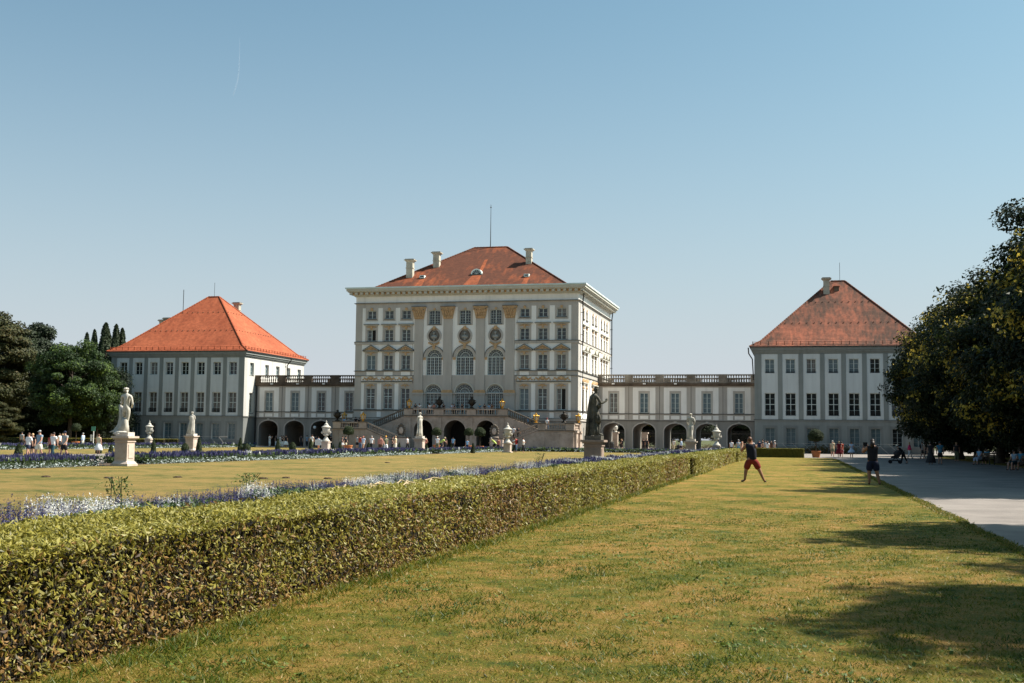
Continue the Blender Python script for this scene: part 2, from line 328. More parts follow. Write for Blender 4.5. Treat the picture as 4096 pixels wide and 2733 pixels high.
def win_mesh(w, h, cols=2, rows=4, rise=0., transom=None, sill=True, bar=.03, fm=None, rail=0.):
    key = ('w', round(w, 2), round(h, 2), cols, rows, round(rise, 2), transom, sill, fm, rail)
    if key in WM: return WM[key]
    fm = fm or frame_m; mb = MB(); t = .075; f0, f1 = -.03, .05; zt = h - rise
    mb.box(-w / 2, -w / 2 + t, f0, f1, 0, zt, fm); mb.box(w / 2 - t, w / 2, f0, f1, 0, zt, fm); mb.box(-w / 2 + t, w / 2 - t, f0, f1, 0, t, fm)
    if rise <= 0: mb.box(-w / 2 + t, w / 2 - t, f0, f1, h - t, h, fm)
    g = max(1, cols // 2)
    nm = 1 if cols <= 4 else 3                       # heavy mullions
    heavy = [0] if nm == 1 else [-w / 4, 0, w / 4]
    top = zt if rise > .4 else h - t
    for u in heavy: mb.box(u - .05, u + .05, f0 - .01, f1, t, top, fm)
    for i in range(1, cols):
        u = -w / 2 + w * i / cols
        if min(abs(u - x) for x in heavy) > .05: mb.box(u - bar / 2, u + bar / 2, f0 + .015, f1, t, top, fm)
    for j in range(1, rows):
        z = zt * j / rows; mb.box(-w / 2 + t, w / 2 - t, f0 + .012, f1, z - bar / 2, z + bar / 2, fm)
    if transom: mb.box(-w / 2 + t, w / 2 - t, f0 - .012, f1, h * transom - .045, h * transom + .045, fm)
    if rise > .4:
        mb.box(-w / 2, w / 2, f0 - .03, f1, zt - .06, zt + .06, fm)
        def ring(r0, r1, a0=0):
            n = 14
            for i in range(n):
                p, q = pi * i / n, pi * (i + 1) / n; k = rise / (w / 2)
                A = [(-r * cos(a), zt + r * sin(a) * k) for r, a in ((r0, p), (r1, p), (r1, q), (r0, q))]
                mb.prism(A, f0, f1, fm)
        ring(w / 2 - .09, w / 2); ring(w * .25, w * .25 + .07); ring(w * .375, w * .375 + .025); ring(w * .12, w * .12 + .025)
        for i in range(1, 8):
            a = pi * i / 8; mb.tube([(-w * .05 * cos(a), .0, zt + .05 * w * sin(a)), (-(w / 2 - .05) * cos(a), .0, zt + (w / 2 - .05) * sin(a))], .016, 4, fm)
    elif rise > 0:
        E_ = ell(-w / 2, w / 2, h, rise, 8)
        for (p, q), (s, r_) in zip(E_, E_[1:]): mb.prism([(p, q - t), (s, r_ - t), (s, r_), (p, q)], f0, f1, fm)
    if sill: mb.box(-w / 2 - .09, w / 2 + .09, -.32, .0, -.09, -.004, sill_m)
    if rail:
        mb.box(-w / 2 - .05, w / 2 + .05, -.30, -.26, rail - .04, rail, dark_metal); mb.box(-w / 2 - .05, w / 2 + .05, -.30, -.26, .02, .06, dark_metal)
        n = int(w / .09)
        for i in range(n + 1): u = -w / 2 + w * i / n; mb.box(u - .016, u + .016, -.295, -.265, .05, rail - .03, dark_metal)
    WM[key] = mb.mesh('window'); return WM[key]
def pane_mesh(w, h, rise, m):
    key = ('p', round(w, 2), round(h, 2), round(rise, 2), m.name)
    if key in WM: return WM[key]
    mb = MB()
    pts = [(-w / 2, 0), (w / 2, 0)] + ([(w / 2, h), (-w / 2, h)] if rise <= 0 else ell(-w / 2, w / 2, h, rise, 14)[::-1])
    mb.add([(u, .03, z) for u, z in pts], [tuple(range(len(pts)))], m)
    WM[key] = mb.mesh('pane'); return WM[key]
def window(T, X, uc, z0, z1, w, pm, dep=.22, **k):
    rise = k.get('rise', 0.); o = Vector(T['_o'])
    loc = X @ Vector((uc, dep, z0)) - o; rz = atan2(X[1][0], X[0][0])
    W = place('window', win_mesh(w, z1 - z0, **k), T, loc, rz)
    place('pane', pane_mesh(w - .02, z1 - z0 - .01, rise, pm), W, (0, 0, 0))
    return W
def opened(W, w, h):
    """one leaf of the casement stands open: dark gap"""
    mb = MB(); mb.box(.06, w / 2 - .07, -.045, -.034, .08, h - .08, dark_in); o = link('open_casement', mb.mesh('open_casement'), W)
def scatter_gold(mb, pts, r=.12, k=1.):
    for (u, z, s) in pts: mb.ball((u, -.06, z), r * s, gold_pl, 6, (1, .7, 1), .12)
def hip_roof(mb, x0, x1, y0, y1, z0, rx0, rx1, ry, rz, m, inset=0., iz=0., ridge=None, guard=(), caps=True):
    L0 = [(x0, y0, z0), (x1, y0, z0), (x1, y1, z0), (x0, y1, z0)]
    L1 = [(x0 + inset, y0 + inset, z0 + iz), (x1 - inset, y0 + inset, z0 + iz), (x1 - inset, y1 - inset, z0 + iz), (x0 + inset, y1 - inset, z0 + iz)] if inset else L0
    if inset:
        for i in range(4): j = (i + 1) % 4; mb.add([L0[i], L0[j], L1[j], L1[i]], [(0, 1, 2, 3)], m)
    a, b = (rx0, ry, rz), (rx1, ry, rz)
    mb.add([L1[0], L1[1], b, a], [(0, 1, 2, 3)], m); mb.add([L1[1], L1[2], b], [(0, 1, 2)], m)
    mb.add([L1[2], L1[3], a, b], [(0, 1, 2, 3)], m); mb.add([L1[3], L1[0], a], [(0, 1, 2)], m)
    mb.add(L0, [(3, 2, 1, 0)], m)
    cap = ridge or m
    for p, q in ((L1[0], a), (L1[1], b), (L1[2], b), (L1[3], a), (a, b)):
        p, q = Vector(p), Vector(q); n = int((q - p).length / .45)
        for i in range(n): mb.tube([p + (q - p) * i / n, p + (q - p) * (i + .97) / n], [.15, .12], 6, cap)
    if inset:
        for i in range(4): mb.tube([L0[i], L1[i]], .13, 6, cap)
    for g in guard:      # rows of little iron hooks that hold the snow, front and right slopes
        t = (g - z0 - iz) / (rz - z0 - iz)
        A, B = Vector(L1[0]).lerp(Vector(a), t), Vector(L1[1]).lerp(Vector(b), t); n = int((B - A).length / 1.0)
        for i in range(n + 1): p = A.lerp(B, (i + .5) / (n + 1)); mb.box(p.x - .06, p.x + .06, p.y - .12, p.y - .0, p.z, p.z + .09, bal_d)
        A, B2 = B, Vector(L1[2]).lerp(Vector(b), t); n = int((B2 - A).length / 1.0)
        for i in range(n + 1): p = A.lerp(B2, (i + .5) / (n + 1)); mb.box(p.x + .0, p.x + .12, p.y - .06, p.y + .06, p.z, p.z + .09, bal_d)
def chimney(T, x, y, zb, zt, w=.95, d=.8):
    mb = MB()
    mb.cbox((x, y), w, d, zb, zt - .45, chim); mb.cbox((x, y), w + .12, d + .12, zt - 1.35, zt - 1.25, chim)
    mb.hexa([(x + sx * (w / 2), y + sy * (d / 2), zt - .45) for sx, sy in ((-1, -1), (1, -1), (1, 1), (-1, 1))],
            [(x + sx * (w / 2 + .22), y + sy * (d / 2 + .2), zt - .22) for sx, sy in ((-1, -1), (1, -1), (1, 1), (-1, 1))], chim)
    mb.cbox((x, y), w + .55, d + .5, zt - .215, zt - .1, chim); mb.cbox((x, y), w + .3, d + .25, zt - .096, zt, bal_d)
    return mb.build('chimney', T)
BAL = [(.5, 0), (.5, .08), (.28, .12), (.42, .22), (.56, .36), (.44, .5), (.26, .66), (.24, .78), (.46, .84), (.5, .9), (.5, 1)]
def balustrade(mb, p0, p1, h, m, r=.085, step=.34, wid=.3, ends=0., mt=None):
    """p0, p1: foot of the rail; coping and plinth follow the slope, balusters stay upright"""
    p0, p1 = Vector(p0), Vector(p1); d = p1 - p0; e = Vector((d.x, d.y, 0)).normalized(); n_ = Vector((-e.y, e.x, 0)) * wid / 2
    for a, b, k, mm in ((0, .15, 1.1, m), (h - .17, h, 1.15, mt or m)):
        q = n_ * k; za, zb = Vector((0, 0, a)), Vector((0, 0, b))
        mb.hexa([p0 - q + za, p1 - q + za, p1 + q + za, p0 + q + za], [p0 - q + zb, p1 - q + zb, p1 + q + zb, p0 + q + zb], mm)
    L = d.length; n = max(1, int((L - 2 * ends) / step))
    for i in range(n):
        t = (ends + (L - 2 * ends) * (i + .5) / n) / L; c = p0 + d * t
        mb.lathe([(q * 2 * r, .13 + z * (h - .28)) for q, z in BAL], (c.x, c.y, c.z), 6, m)

# ================================================================ central pavilion
XC, YM = -43.85, 153.
T = thing('palace_pavilion', 'tall white and grey central palace block with a red hipped roof and gilded capitals', 'palace', (XC, YM, 0))
HW, DP = 15.7, 27.3
FX = fr((XC, YM), -pi / 2); RX = fr((XC + HW, YM), 0); LX = fr((XC - HW, YM + DP), pi); BX = fr((XC + HW, YM + DP), pi / 2)
su = [-13.35, -10.82, -8.32, 8.38, 10.88, 13.42]; cu = [-4.27, .08, 4.38]; cw = [2.2, 2.46, 2.2]
R4 = [(17.85, 19.0), (14.75, 16.36), (10.85, 12.82), (5.42, 8.28)]
holes = [(u - .62, u + .62, a, b, 0, .22) for u in su for a, b in R4]
holes += [(u - .78, u + .78, 17.03, 18.95, .16, .22) for u in cu]
holes += [(u - w / 2, u + w / 2, 10.06, 12.5 + w / 2, w / 2, .35) for u, w in zip(cu, cw)]
holes += [(u - w / 2, u + w / 2, 4.5, 7.68 + w / 2, w / 2, .35) for u, w in zip(cu, cw)]
P = []
for s in (-1, 1):
    a, b = sorted((s * 14.72, s * 7.38))
    P += [(a, b, 14.66, 19.36, white_pl), (a, b, 10.66, 14.3, white_pl), (a, b, 5.36, 9.95, white_pl), (a, b, 4.35, 5.1, white_pl)]
    P += [(min(s * 15.7, s * 7.05), max(s * 15.7, s * 7.05), 9.96, 10.6, grey_pl)]
for u in su:
    P += [(u - .93, u + .93, 17.52, 19.36, grey_pl), (u - .93, u + .93, 14.66, 16.95, grey_pl), (u - .96, u + .96, 10.66, 13.4, grey_pl), (u - .97, u + .97, 5.36, 8.95, grey_pl),
          (u - .64, u + .64, 10.04, 10.55, white_pl), (u - .97, u + .97, 4.35, 5.1, grey_pl)]
P += [(-7.3, 7.3, 12.6, 19.36, white_pl), (-7.3, 7.3, 10.05, 12.6, white_pl)]
P += [(u - 1.1, u + 1.1, 16.85, 19.36, grey_pl) for u in cu]
P += [(-15.7, 15.7, 19.4, 20.0, grey_pl), (-15.7, 15.7, 20.0, 21.0, white_pl), (-15.7, 15.7, 0, 4.1, grey_low)]
mb = MB(); mb.X = FX
facade(mb, -HW, HW, 0, 21.1, holes, P, grey_pl)
# side faces
sv = [3.85, 6.35, 11.3, 13.8, 18.9, 21.4, 23.9]
sh = [(v - .66, v + .66, a, b, 0, .2) for v in sv for a, b in R4] + [(v - .25, v + .25, 1.2, 3.2, .25, .25) for v in (4.4, 11.3, 18.9)]
SP = []
for a, b in ((2.2, 8.0), (9.7, 15.4), (17.3, 25.3)):
    SP += [(a, b, 14.66, 19.36, white_pl), (a, b, 10.66, 14.3, white_pl), (a, b, 5.36, 9.95, white_pl), (a, b, 4.35, 5.1, white_pl)]
for v in sv: SP += [(v - .9, v + .9, 17.52, 19.36, grey_pl), (v - .9, v + .9, 14.66, 16.95, grey_pl), (v - .9, v + .9, 10.66, 13.4, grey_pl), (v - .9, v + .9, 5.36, 8.95, grey_pl)]
SP += [(0, DP, 20.0, 21.0, white_pl), (0, DP, 0, 4.1, grey_low)]
sbase = mat("sunlit_side_plaster", (.43, .405, .37), .9, .05, .35)
for X_, mir in ((RX, 0), (LX, 1)):
    f = (lambda v: DP - v) if mir else (lambda v: v)
    def mp(q): a, b = sorted((f(q[0]), f(q[1]))); return (a, b) + tuple(q[2:])
    mb.X = X_; facade(mb, 0, DP, 0, 21.1, [mp(h) for h in sh], [mp(p) for p in SP], sbase)
mb.X = BX; facade(mb, 0, 2 * HW, 0, 21.1, [], [], grey_pl)
mb.X = None; mb.box(XC - HW, XC + HW, YM, YM + DP, 21.0, 21.05, grey_pl)
mb.build('wall', T)
x0, x1, y0, y1 = XC - HW, XC + HW, YM, YM + DP
def ringbox(mb, p, z0, z1, m): mb.box(x0 - p, x1 + p, y0 - p, y1 + p, z0, z1, m)
mb = MB()
for z0_, z1_, p, m in ((3.98, 4.2, .16, grey_pl), (4.2, 4.26, .2, string_m), (19.93, 20.0, .12, grey_pl), (20.0, 20.07, .22, string_m),
                       (20.95, 21.08, .18, cornice_m), (21.08, 21.2, .36, cornice_m), (21.52, 21.66, .92, cornice_m), (21.66, 21.96, 1.08, cornice_m), (21.96, 22.16, 1.22, gutter_m)): ringbox(mb, p, z0_, z1_, m)
ringbox(mb, .36, 21.2, 21.52, gold_pl)
n = 43
for i in range(n): u = x0 - .55 + (x1 - x0 + 1.1) * i / (n - 1); mb.box(u - .2, u + .2, y0 - .76, y0 - .36, 21.2, 21.5, cornice_m)
n = 38
for i in range(n):
    v = y0 - .55 + (y1 - y0 + 1.1) * i / (n - 1)
    mb.box(x1 + .36, x1 + .76, v - .2, v + .2, 21.2, 21.5, cornice_m); mb.box(x0 - .76, x0 - .36, v - .2, v + .2, 21.2, 21.5, cornice_m)
mb.build('cornice', T)
mb = MB()
def strips(mb, a, b, kind):
    mb.box(a, b, -.12, .0, 14.32, 14.62, grey_pl); mb.box(a - .03, b + .03, -.17, .0, 14.625, 14.7, string_m)
    mb.box(a, b, -.14, .0, 10.6, 10.68, string_m); mb.box(a, b, -.12, 0, 9.94, 10.0, string_m)
    mb.box(a, b, -.12, 0, 5.2, 5.36, string_m)
mb.X = FX
strips(mb, -HW - .1, -7.08, 0); strips(mb, 7.08, HW + .1, 0)
for s in (-1, 1): a, b = sorted((s * 14.7, s * 7.3)); mb.box(a, b, -.22, 0, 9.14, 9.25, string_m); mb.box(a, b, -.12, 0, 9.0, 9.135, cornice_m)
for X_ in (RX, LX):
    mb.X = X_; strips(mb, -.1, DP + .1, 0)
mb.X = FX; mb.box(-7.3, 7.3, -.2, 0, 7.5, 7.66, grey_pl)
for a, b in zip([-7.5, -5.35, -1.2, 3.2 - .05], [-5.4, -1.25 - 0, 1.0, 5.0]): pass
mb.build('string_course', T)
# giant pilasters with gilded capitals
for u in (-6.45, -2.32, 2.27, 6.38):
    mb = MB(); mb.X = FX
    mb.box(u - .62, u + .62, -.2, 0, 8.06, 17.75, grey_pl); mb.box(u - .8, u + .8, -.32, 0, 7.4, 7.655, grey_pl)
    for k, (z, q) in enumerate(((7.66, .80), (7.80, .75), (7.93, .68))): mb.box(u - q, u + q, -.34 + k * .04, 0, z, z + .125, gold_pl)
    mb.box(u - .75, u + .75, -.2, 0, 4.5, 7.4, grey_pl)
    pl = mb.build('pilaster', T)
    mb = MB(); mb.X = FX
    mb.hexa([(u - .64, -.26, 17.75), (u + .64, -.26, 17.75), (u + .64, 0, 17.75), (u - .64, 0, 17.75)], [(u - .92, -.42, 19.2), (u + .92, -.42, 19.2), (u + .92, 0, 19.2), (u - .92, 0, 19.2)], gold_pl)
    mb.box(u - 1.0, u + 1.0, -.5, 0, 19.2, 19.36, gold_pl); mb.box(u - 1.02, u + 1.02, -.55, 0, 19.365, 19.45, string_m)
    for row, (z, q, nn) in enumerate(((17.95, .6, 5), (18.35, .66, 4), (18.7, .74, 5))):
        for i in range(nn):
            x = u - q + 2 * q * (i + .5) / nn
            mb.ball((x, -.34 - .04 * row, z), .15, gold_pl, 6, (.9, .6, 1.5), .1); mb.ball((x, -.44 - .04 * row, z + .2), .07, gold_pl, 5)
    for s in (-1, 1): mb.ball((u + s * .78, -.46, 18.98), .2, gold_pl, 7, (1, .5, 1)); mb.ball((u + s * .78, -.58, 18.98), .08, bal_d, 5)
    mb.ball((u, -.5, 19.05), .14, gold_pl, 6)
    mb.build('capital', pl)
bust_m = mat('grey_stucco_bust', (.33, .32, .29), .85, .15, 3)
# windows
pm_s = {(0, 1): 'open', (5, 3): 'open'}
random.seed(3)
for i, u in enumerate(su):
    for r, (a, b) in enumerate(R4):
        pm = glass_d
        if (i, r) in ((0, 2),): pm = glass_b
        q_ = random.random(); pm = glass_b if q_ < (.35 if i >= 3 and r in (0, 3) else .1) else glass_e if q_ < .55 else glass_c if q_ < .66 else pm
        W = window(T, FX, u, a, b, 1.24, pm, rows=(2, 3, 3, 4)[r], transom=.6 if r == 3 and i in (0, 1, 4) else None)
        if pm_s.get((i, r)) == 'open': opened(W, 1.24, b - a)
        mb = MB()      # ornament over and round the window, in the window's own frame
        h = b - a; q = -.22
        if r == 0:
            mb.box(-.16, .16, q - .12, q, h + .02, h + .34, gold_pl); mb.ball((0, q - .1, h + .3), .12, gold_pl, 6, (1.6, .6, .8), .1)
        if r == 1:
            mb.box(-1.02, 1.02, q - .2, q, h + .57, h + .68, cornice_m); mb.box(-1.1, 1.1, q - .3, q, h + .685, h + .75, string_m)
            mb.box(-.14, .14, q - .14, q, h + .04, h + .5, gold_pl)
            for s in (-1, 1):
                for k in range(3): mb.ball((s * (.24 + .17 * k), q - .07, h + .42 - .04 * k), .11 - .02 * k, gold_pl, 6, (1.2, .6, .8), .1)
        if r == 2:
            zt = h + .62
            mb.prism([(-1.02, zt + .08), (1.02, zt + .08), (0, zt + .62)], q - .05, q, gold_pl)
            for s in (-1, 1): mb.prism([(s * 1.2, zt), (0, zt + .70), (0, zt + .80), (s * 1.2, zt + .09)], q - .3, q, string_m)
            for s in (-1, 1): mb.prism([(s * 1.1, zt + .0), (0, zt + .6), (0, zt + .695), (s * 1.1, zt + .085)], q - .22, q, cornice_m)
            mb.box(-1.18, 1.18, q - .26, q, zt - .09, zt - .004, string_m); mb.box(-1.06, 1.06, q - .16, q, zt - .2, zt - .095, cornice_m)
            mb.box(-.13, .13, q - .14, q, h + .02, h + .4, gold_pl); mb.ball((0, q - .1, zt + .25), .16, gold_pl, 6, (1.3, .6, .8), .1)
            for s in (-1, 1):
                for k in range(3): mb.ball((s * (.22 + .16 * k), q - .06, h + .36 - .03 * k), .1 - .02 * k, gold_pl, 6, (1.2, .6, .8), .1)
        if r == 3:
            for s in (-1, 1):
                for k in range(6): mb.ball((s * (.12 + .19 * k), q - .1, h + 1.28 + .12 * sin(k * 2.1)), .17 - .012 * k, gold_pl, 6, (1.1, .6, .9), .15)
                for k in range(4): mb.ball((s * (.1 + .15 * k), q - .06, h + .45 - .05 * k + .06 * (k % 2)), .13 - .02 * k, gold_pl, 6, (1.2, .6, .9), .12)
            mb.ball((0, q - .16, h + 1.4), .26, gold_pl, 7, (1, .6, 1)); mb.prism([(-.16, h + .5), (.16, h + .5), (0, h + .05)], q - .1, q, gold_pl)
        if mb.v: link('ornament', mb.mesh('ornament'), W)
for i, (u, w) in enumerate(zip(cu, cw)):
    W = window(T, FX, u, 17.03, 18.95, 1.56, glass_d, cols=4, rows=5, rise=.16)
    mb = MB(); mb.box(-.14, .14, -.34, -.22, 1.94, 2.2, gold_pl); link('ornament', mb.mesh('ornament'), W)
    W = window(T, FX, u, 10.06, 12.5 + w / 2, w, glass_d, dep=.33, cols=8, rows=6, rise=w / 2)
    mb = MB(); q = -.33; R = w / 2; n = 18
    for k in range(n):      # archivolt
        p, t = pi * k / n, pi * (k + 1) / n
        mb.prism([(-(R + .02) * cos(p), 2.44 + (R + .02) * sin(p)), (-(R + .36) * cos(p), 2.44 + (R + .36) * sin(p)), (-(R + .36) * cos(t), 2.44 + (R + .36) * sin(t)), (-(R + .02) * cos(t), 2.44 + (R + .02) * sin(t))], q - .1, q, grey_pl)
        mb.prism([(-(R + .362) * cos(p), 2.44 + (R + .362) * sin(p)), (-(R + .43) * cos(p), 2.44 + (R + .43) * sin(p)), (-(R + .43) * cos(t), 2.44 + (R + .43) * sin(t)), (-(R + .362) * cos(t), 2.44 + (R + .362) * sin(t))], q - .18, q, string_m)
    for s in (-1, 1):
        a, b = sorted((s * (R + .03), s * (R + .40))); mb.box(a, b, q - .12, q, 2.08, 2.4, gold_pl)
        for k in range(4): mb.ball((s * (.12 + .2 * k), q - .16, 2.44 + R + .62 + .09 * k), .19 - .02 * k, gold_pl, 6, (1, .6, .9), .15)
    mb.prism([(-.16, 2.44 + R + .02), (.16, 2.44 + R + .02), (.2, 2.44 + R + .6), (-.2, 2.44 + R + .6)], q - .26, q, gold_pl)
    link('arch_moulding', mb.mesh('arch_moulding'), W)
    W = window(T, FX, u, 4.5, 7.68 + w / 2, w, glass_d, dep=.33, cols=8, rows=8, rise=w / 2, sill=False)
    mb = MB()
    for k in range(n):
        p, t = pi * k / n, pi * (k + 1) / n; z_ = 3.18
        mb.prism([(-(R + .06) * cos(p), z_ + (R + .06) * sin(p)), (-(R + .2) * cos(p), z_ + (R + .2) * sin(p)), (-(R + .2) * cos(t), z_ + (R + .2) * sin(t)), (-(R + .06) * cos(t), z_ + (R + .06) * sin(t))], q - .08, q, cornice_m)
    link('arch_moulding', mb.mesh('arch_moulding'), W)
    # round niche with a bust
    mb = MB(); mb.X = FX; zc = 15.43
    for k in range(24):
        p, t = 2 * pi * k / 24, 2 * pi * (k + 1) / 24
        f = lambda a, r: (u + r * cos(a), zc + r * sin(a) * (1.0 if sin(a) < .6 else 1.0 + .25 * (sin(a) - .6)))
        mb.prism([f(p, .76), f(p, 1.04), f(t, 1.04), f(t, .76)], -.1, 0, grey_pl); mb.prism([f(p, .70), f(p, .76), f(t, .76), f(t, .70)], -.2, 0, bal_d)
    mb.ball((u, -.02, zc), .71, mat('niche_shade', (.20, .19, .17), .9), 12, (1, .06, 1))  # dark disc paints the shade of a hollow niche
    mb.box(u - .15, u + .15, -.24, 0, zc + .8, zc + 1.3, gold_pl)
    for s in (-1, 1):
        for k in range(4): mb.ball((u + s * (.1 + .11 * k), -.14, zc + 1.1 - .07 * k), .12 - .015 * k, gold_pl, 6, (1, .6, 1), .12)
    nich = mb.build('round_niche', T)
    mb = MB(); mb.X = FX
    mb.ball((u, -.2, zc + .32), .155, bust_m, 9, (.85, 1, 1.2)); mb.tube([(u, -.16, zc - .02), (u, -.18, zc + .22)], [.11, .085], 8, bust_m)
    mb.ball((u, -.12, zc - .18), .46, bust_m, 10, (1, .5, .62)); mb.lathe([(.2, -.68), (.12, -.55), (.22, -.4)], (u, -.15, zc), 8, bust_m)
    mb.ball((u + .02, -.16, zc + .42), .17, bust_m, 7, (.9, 1, .7), .12)
    mb.build('bust', nich, smooth=True)
for X_, mir in ((RX, 0), (LX, 1)):
    for v in sv:
        vv = DP - v if mir else v
        for r, (a, b) in enumerate(R4):
            W = window(T, X_, vv, a, b, 1.32, blind_m if not mir else glass_d, dep=.18, rows=(2, 3, 3, 4)[r], fm=white_pl)
            mb = MB(); h = b - a; q = -.18
            if r == 0: mb.box(-.14, .14, q - .1, q, h + .02, h + .3, gold_pl)
            if r == 1:
                m2 = MB(); m2.box(-1.1, 1.1, q - .3, q, h + .6, h + .74, cornice_m); link('hood_mould', m2.mesh('hood_mould'), W)
                for k in (-2, -1, 0, 1, 2): mb.ball((k * .2, q - .06, h + .38 - .05 * abs(k)), .11, gold_pl, 6, (1, .6, 1), .1)
            if r == 2:
                zt = h + .62; mb.prism([(-.96, zt + .06), (.96, zt + .06), (0, zt + .6)], q - .05, q, grey_pl)
                for s in (-1, 1): mb.prism([(s * 1.15, zt), (0, zt + .70), (0, zt + .80), (s * 1.15, zt + .09)], q - .4, q, cornice_m)
                mb.box(-1.15, 1.15, q - .34, q, zt - .12, zt - .004, cornice_m)
                for k in (-1, 0, 1): mb.ball((k * .22, q - .06, h + .3), .12, gold_pl, 6, (1, .6, 1), .1)
            if r == 3:
                for k in range(-4, 5): mb.ball((k * .22, q - .1, h + 1.2 + .12 * sin(k * 2.1)), .17, gold_pl, 6, (1.1, .6, 1), .15)
                for k in range(-2, 3): mb.ball((k * .2, q - .07, h + .42 - .1 * abs(k)), .13, gold_pl, 6, (1, .6, 1), .15)
                m2 = MB(); m2.box(-1.1, 1.1, q - .3, q, h + .86, h + .97, cornice_m); link('hood_mould', m2.mesh('hood_mould'), W)
            link('ornament', mb.mesh('ornament'), W)
# drain pipes on the sunny side
for v in (1.65, DP - .3):
    mb = MB(); mb.X = RX
    mb.tube([(v, -.42, 21.1), (v, -.34, 20.5), (v, -.28, 20.0), (v, -.28, 14.8), (v, -.28, 5.6), (v, -.36, 4.9), (v, -.36, 4.3)], .085, 7, dark_metal)
    for z in (18.5, 15.5, 12.5, 9.0): mb.box(v - .12, v + .12, -.4, 0, z, z + .07, dark_metal)
    mb.build('drain_pipe', T)
# roof
RX0, RX1, RY, RZ = -46.4, -41.4, YM + DP / 2, 29.7
mb = MB(); hip_roof(mb, -57.9, -29.7, YM + 1.2, YM + DP - 1.2, 22.165, RX0, RX1, RY, RZ, roof_r)
roof = mb.build('roof', T)
slope = (RZ - 22.165) / (RY - YM - 1.2)
def on_slope(x, y, xs=None):
    r = ray(x, y); # z = 22.165 + slope*(Y-Ym-1.2)
    t = (22.165 - slope * (YM + 1.2) - EYE) / (r.z - slope * r.y); return Vector((0, 0, EYE)) + r * t
# rain washed clean tiles below the dormer and the skylights
mb = MB(); washed = roof_mat('washed_orange_tiles', (.42, .11, .036), (.22, .06, .024), .3, .5)
for poly in (((1890, 1102), (1926, 1102), (1907, 1143), (1848, 1145)), ((1682, 1118), (1700, 1118), (1684, 1150), (1652, 1151)), ((2100, 1111), (2118, 1111), (2106, 1138), (2083, 1139)), ((1940, 1040), (1952, 1038), (1930, 1085), (1915, 1087))):
    mb = MB(); mb.add([on_slope(*q) + Vector((0, -.012, .02)) for q in poly], [(0, 1, 2, 3)], washed); mb.build('washed_tiles', roof)
for (px, pyb, pyt, w) in ((1637, 1111, 1036, .95), (1744, 1070, 1007, .9), (2114, 1056, 993, .8)):
    p = on_slope(px, pyb); chimney(roof, p.x, p.y + .35, p.z - .5, zat(px, pyt, p.y), w, .8)
chimney(roof, -55.6, YM + 17.5, 22.0, 25.0, 1.0, .8)
p = on_slope(1906, 1098); mb = MB()
n = 12
A = [(p.x + .62 * cos(pi * k / n), p.z + .62 * sin(pi * k / n)) for k in range(n + 1)]; B_ = [(p.x + .80 * cos(pi * k / n), p.z + .80 * sin(pi * k / n)) for k in range(n + 1)]
for k in range(n): mb.prism([A[k], B_[k], B_[k + 1], A[k + 1]], p.y - .1, p.y + 1.7, gutter_m)
mb.prism(A, p.y - .02, p.y + .1, glass_d)
for a in (30, 60, 90, 120, 150): mb.tube([(p.x, p.y - .05, p.z), (p.x + .6 * cos(rad(a)), p.y - .05, p.z + .6 * sin(rad(a)))], .03, 4, frame_m)
mb.box(p.x - .85, p.x + .85, p.y - .2, p.y + .1, p.z - .12, p.z, string_m); mb.build('dormer', roof)
for px, py in ((1690, 1111), (2107, 1105)):
    p = on_slope(px, py); mb = MB(); mb.box(p.x - .35, p.x + .35, p.y - .3, p.y + .6, p.z - .1, p.z + .3, gutter_m); mb.box(p.x - .26, p.x + .26, p.y - .32, p.y - .3, p.z, p.z + .2, glass_d); mb.build('skylight', roof)
mb = MB(); c_ = Vector((-31.9, YM + 14, 23.4))
for k in range(n):
    a, b = pi * k / n, pi * (k + 1) / n
    mb.add([(c_.x - .9, c_.y + .8 * cos(a), c_.z + .8 * sin(a)), (c_.x - .9, c_.y + .8 * cos(b), c_.z + .8 * sin(b)), (c_.x + .9, c_.y + .8 * cos(b), c_.z + .8 * sin(b)), (c_.x + .9, c_.y + .8 * cos(a), c_.z + .8 * sin(a))], [(0, 1, 2, 3)], gutter_m)
mb.build('dormer', roof)
mb = MB(); mb.tube([(-43.95, RY, RZ), (-43.95, RY, 33), (-43.95, RY, 36.1)], [.07, .045, .03], 6, dark_metal); mb.ball((-43.95, RY, 35.7), .11, dark_metal, 6); mb.build('lightning_rod', roof)

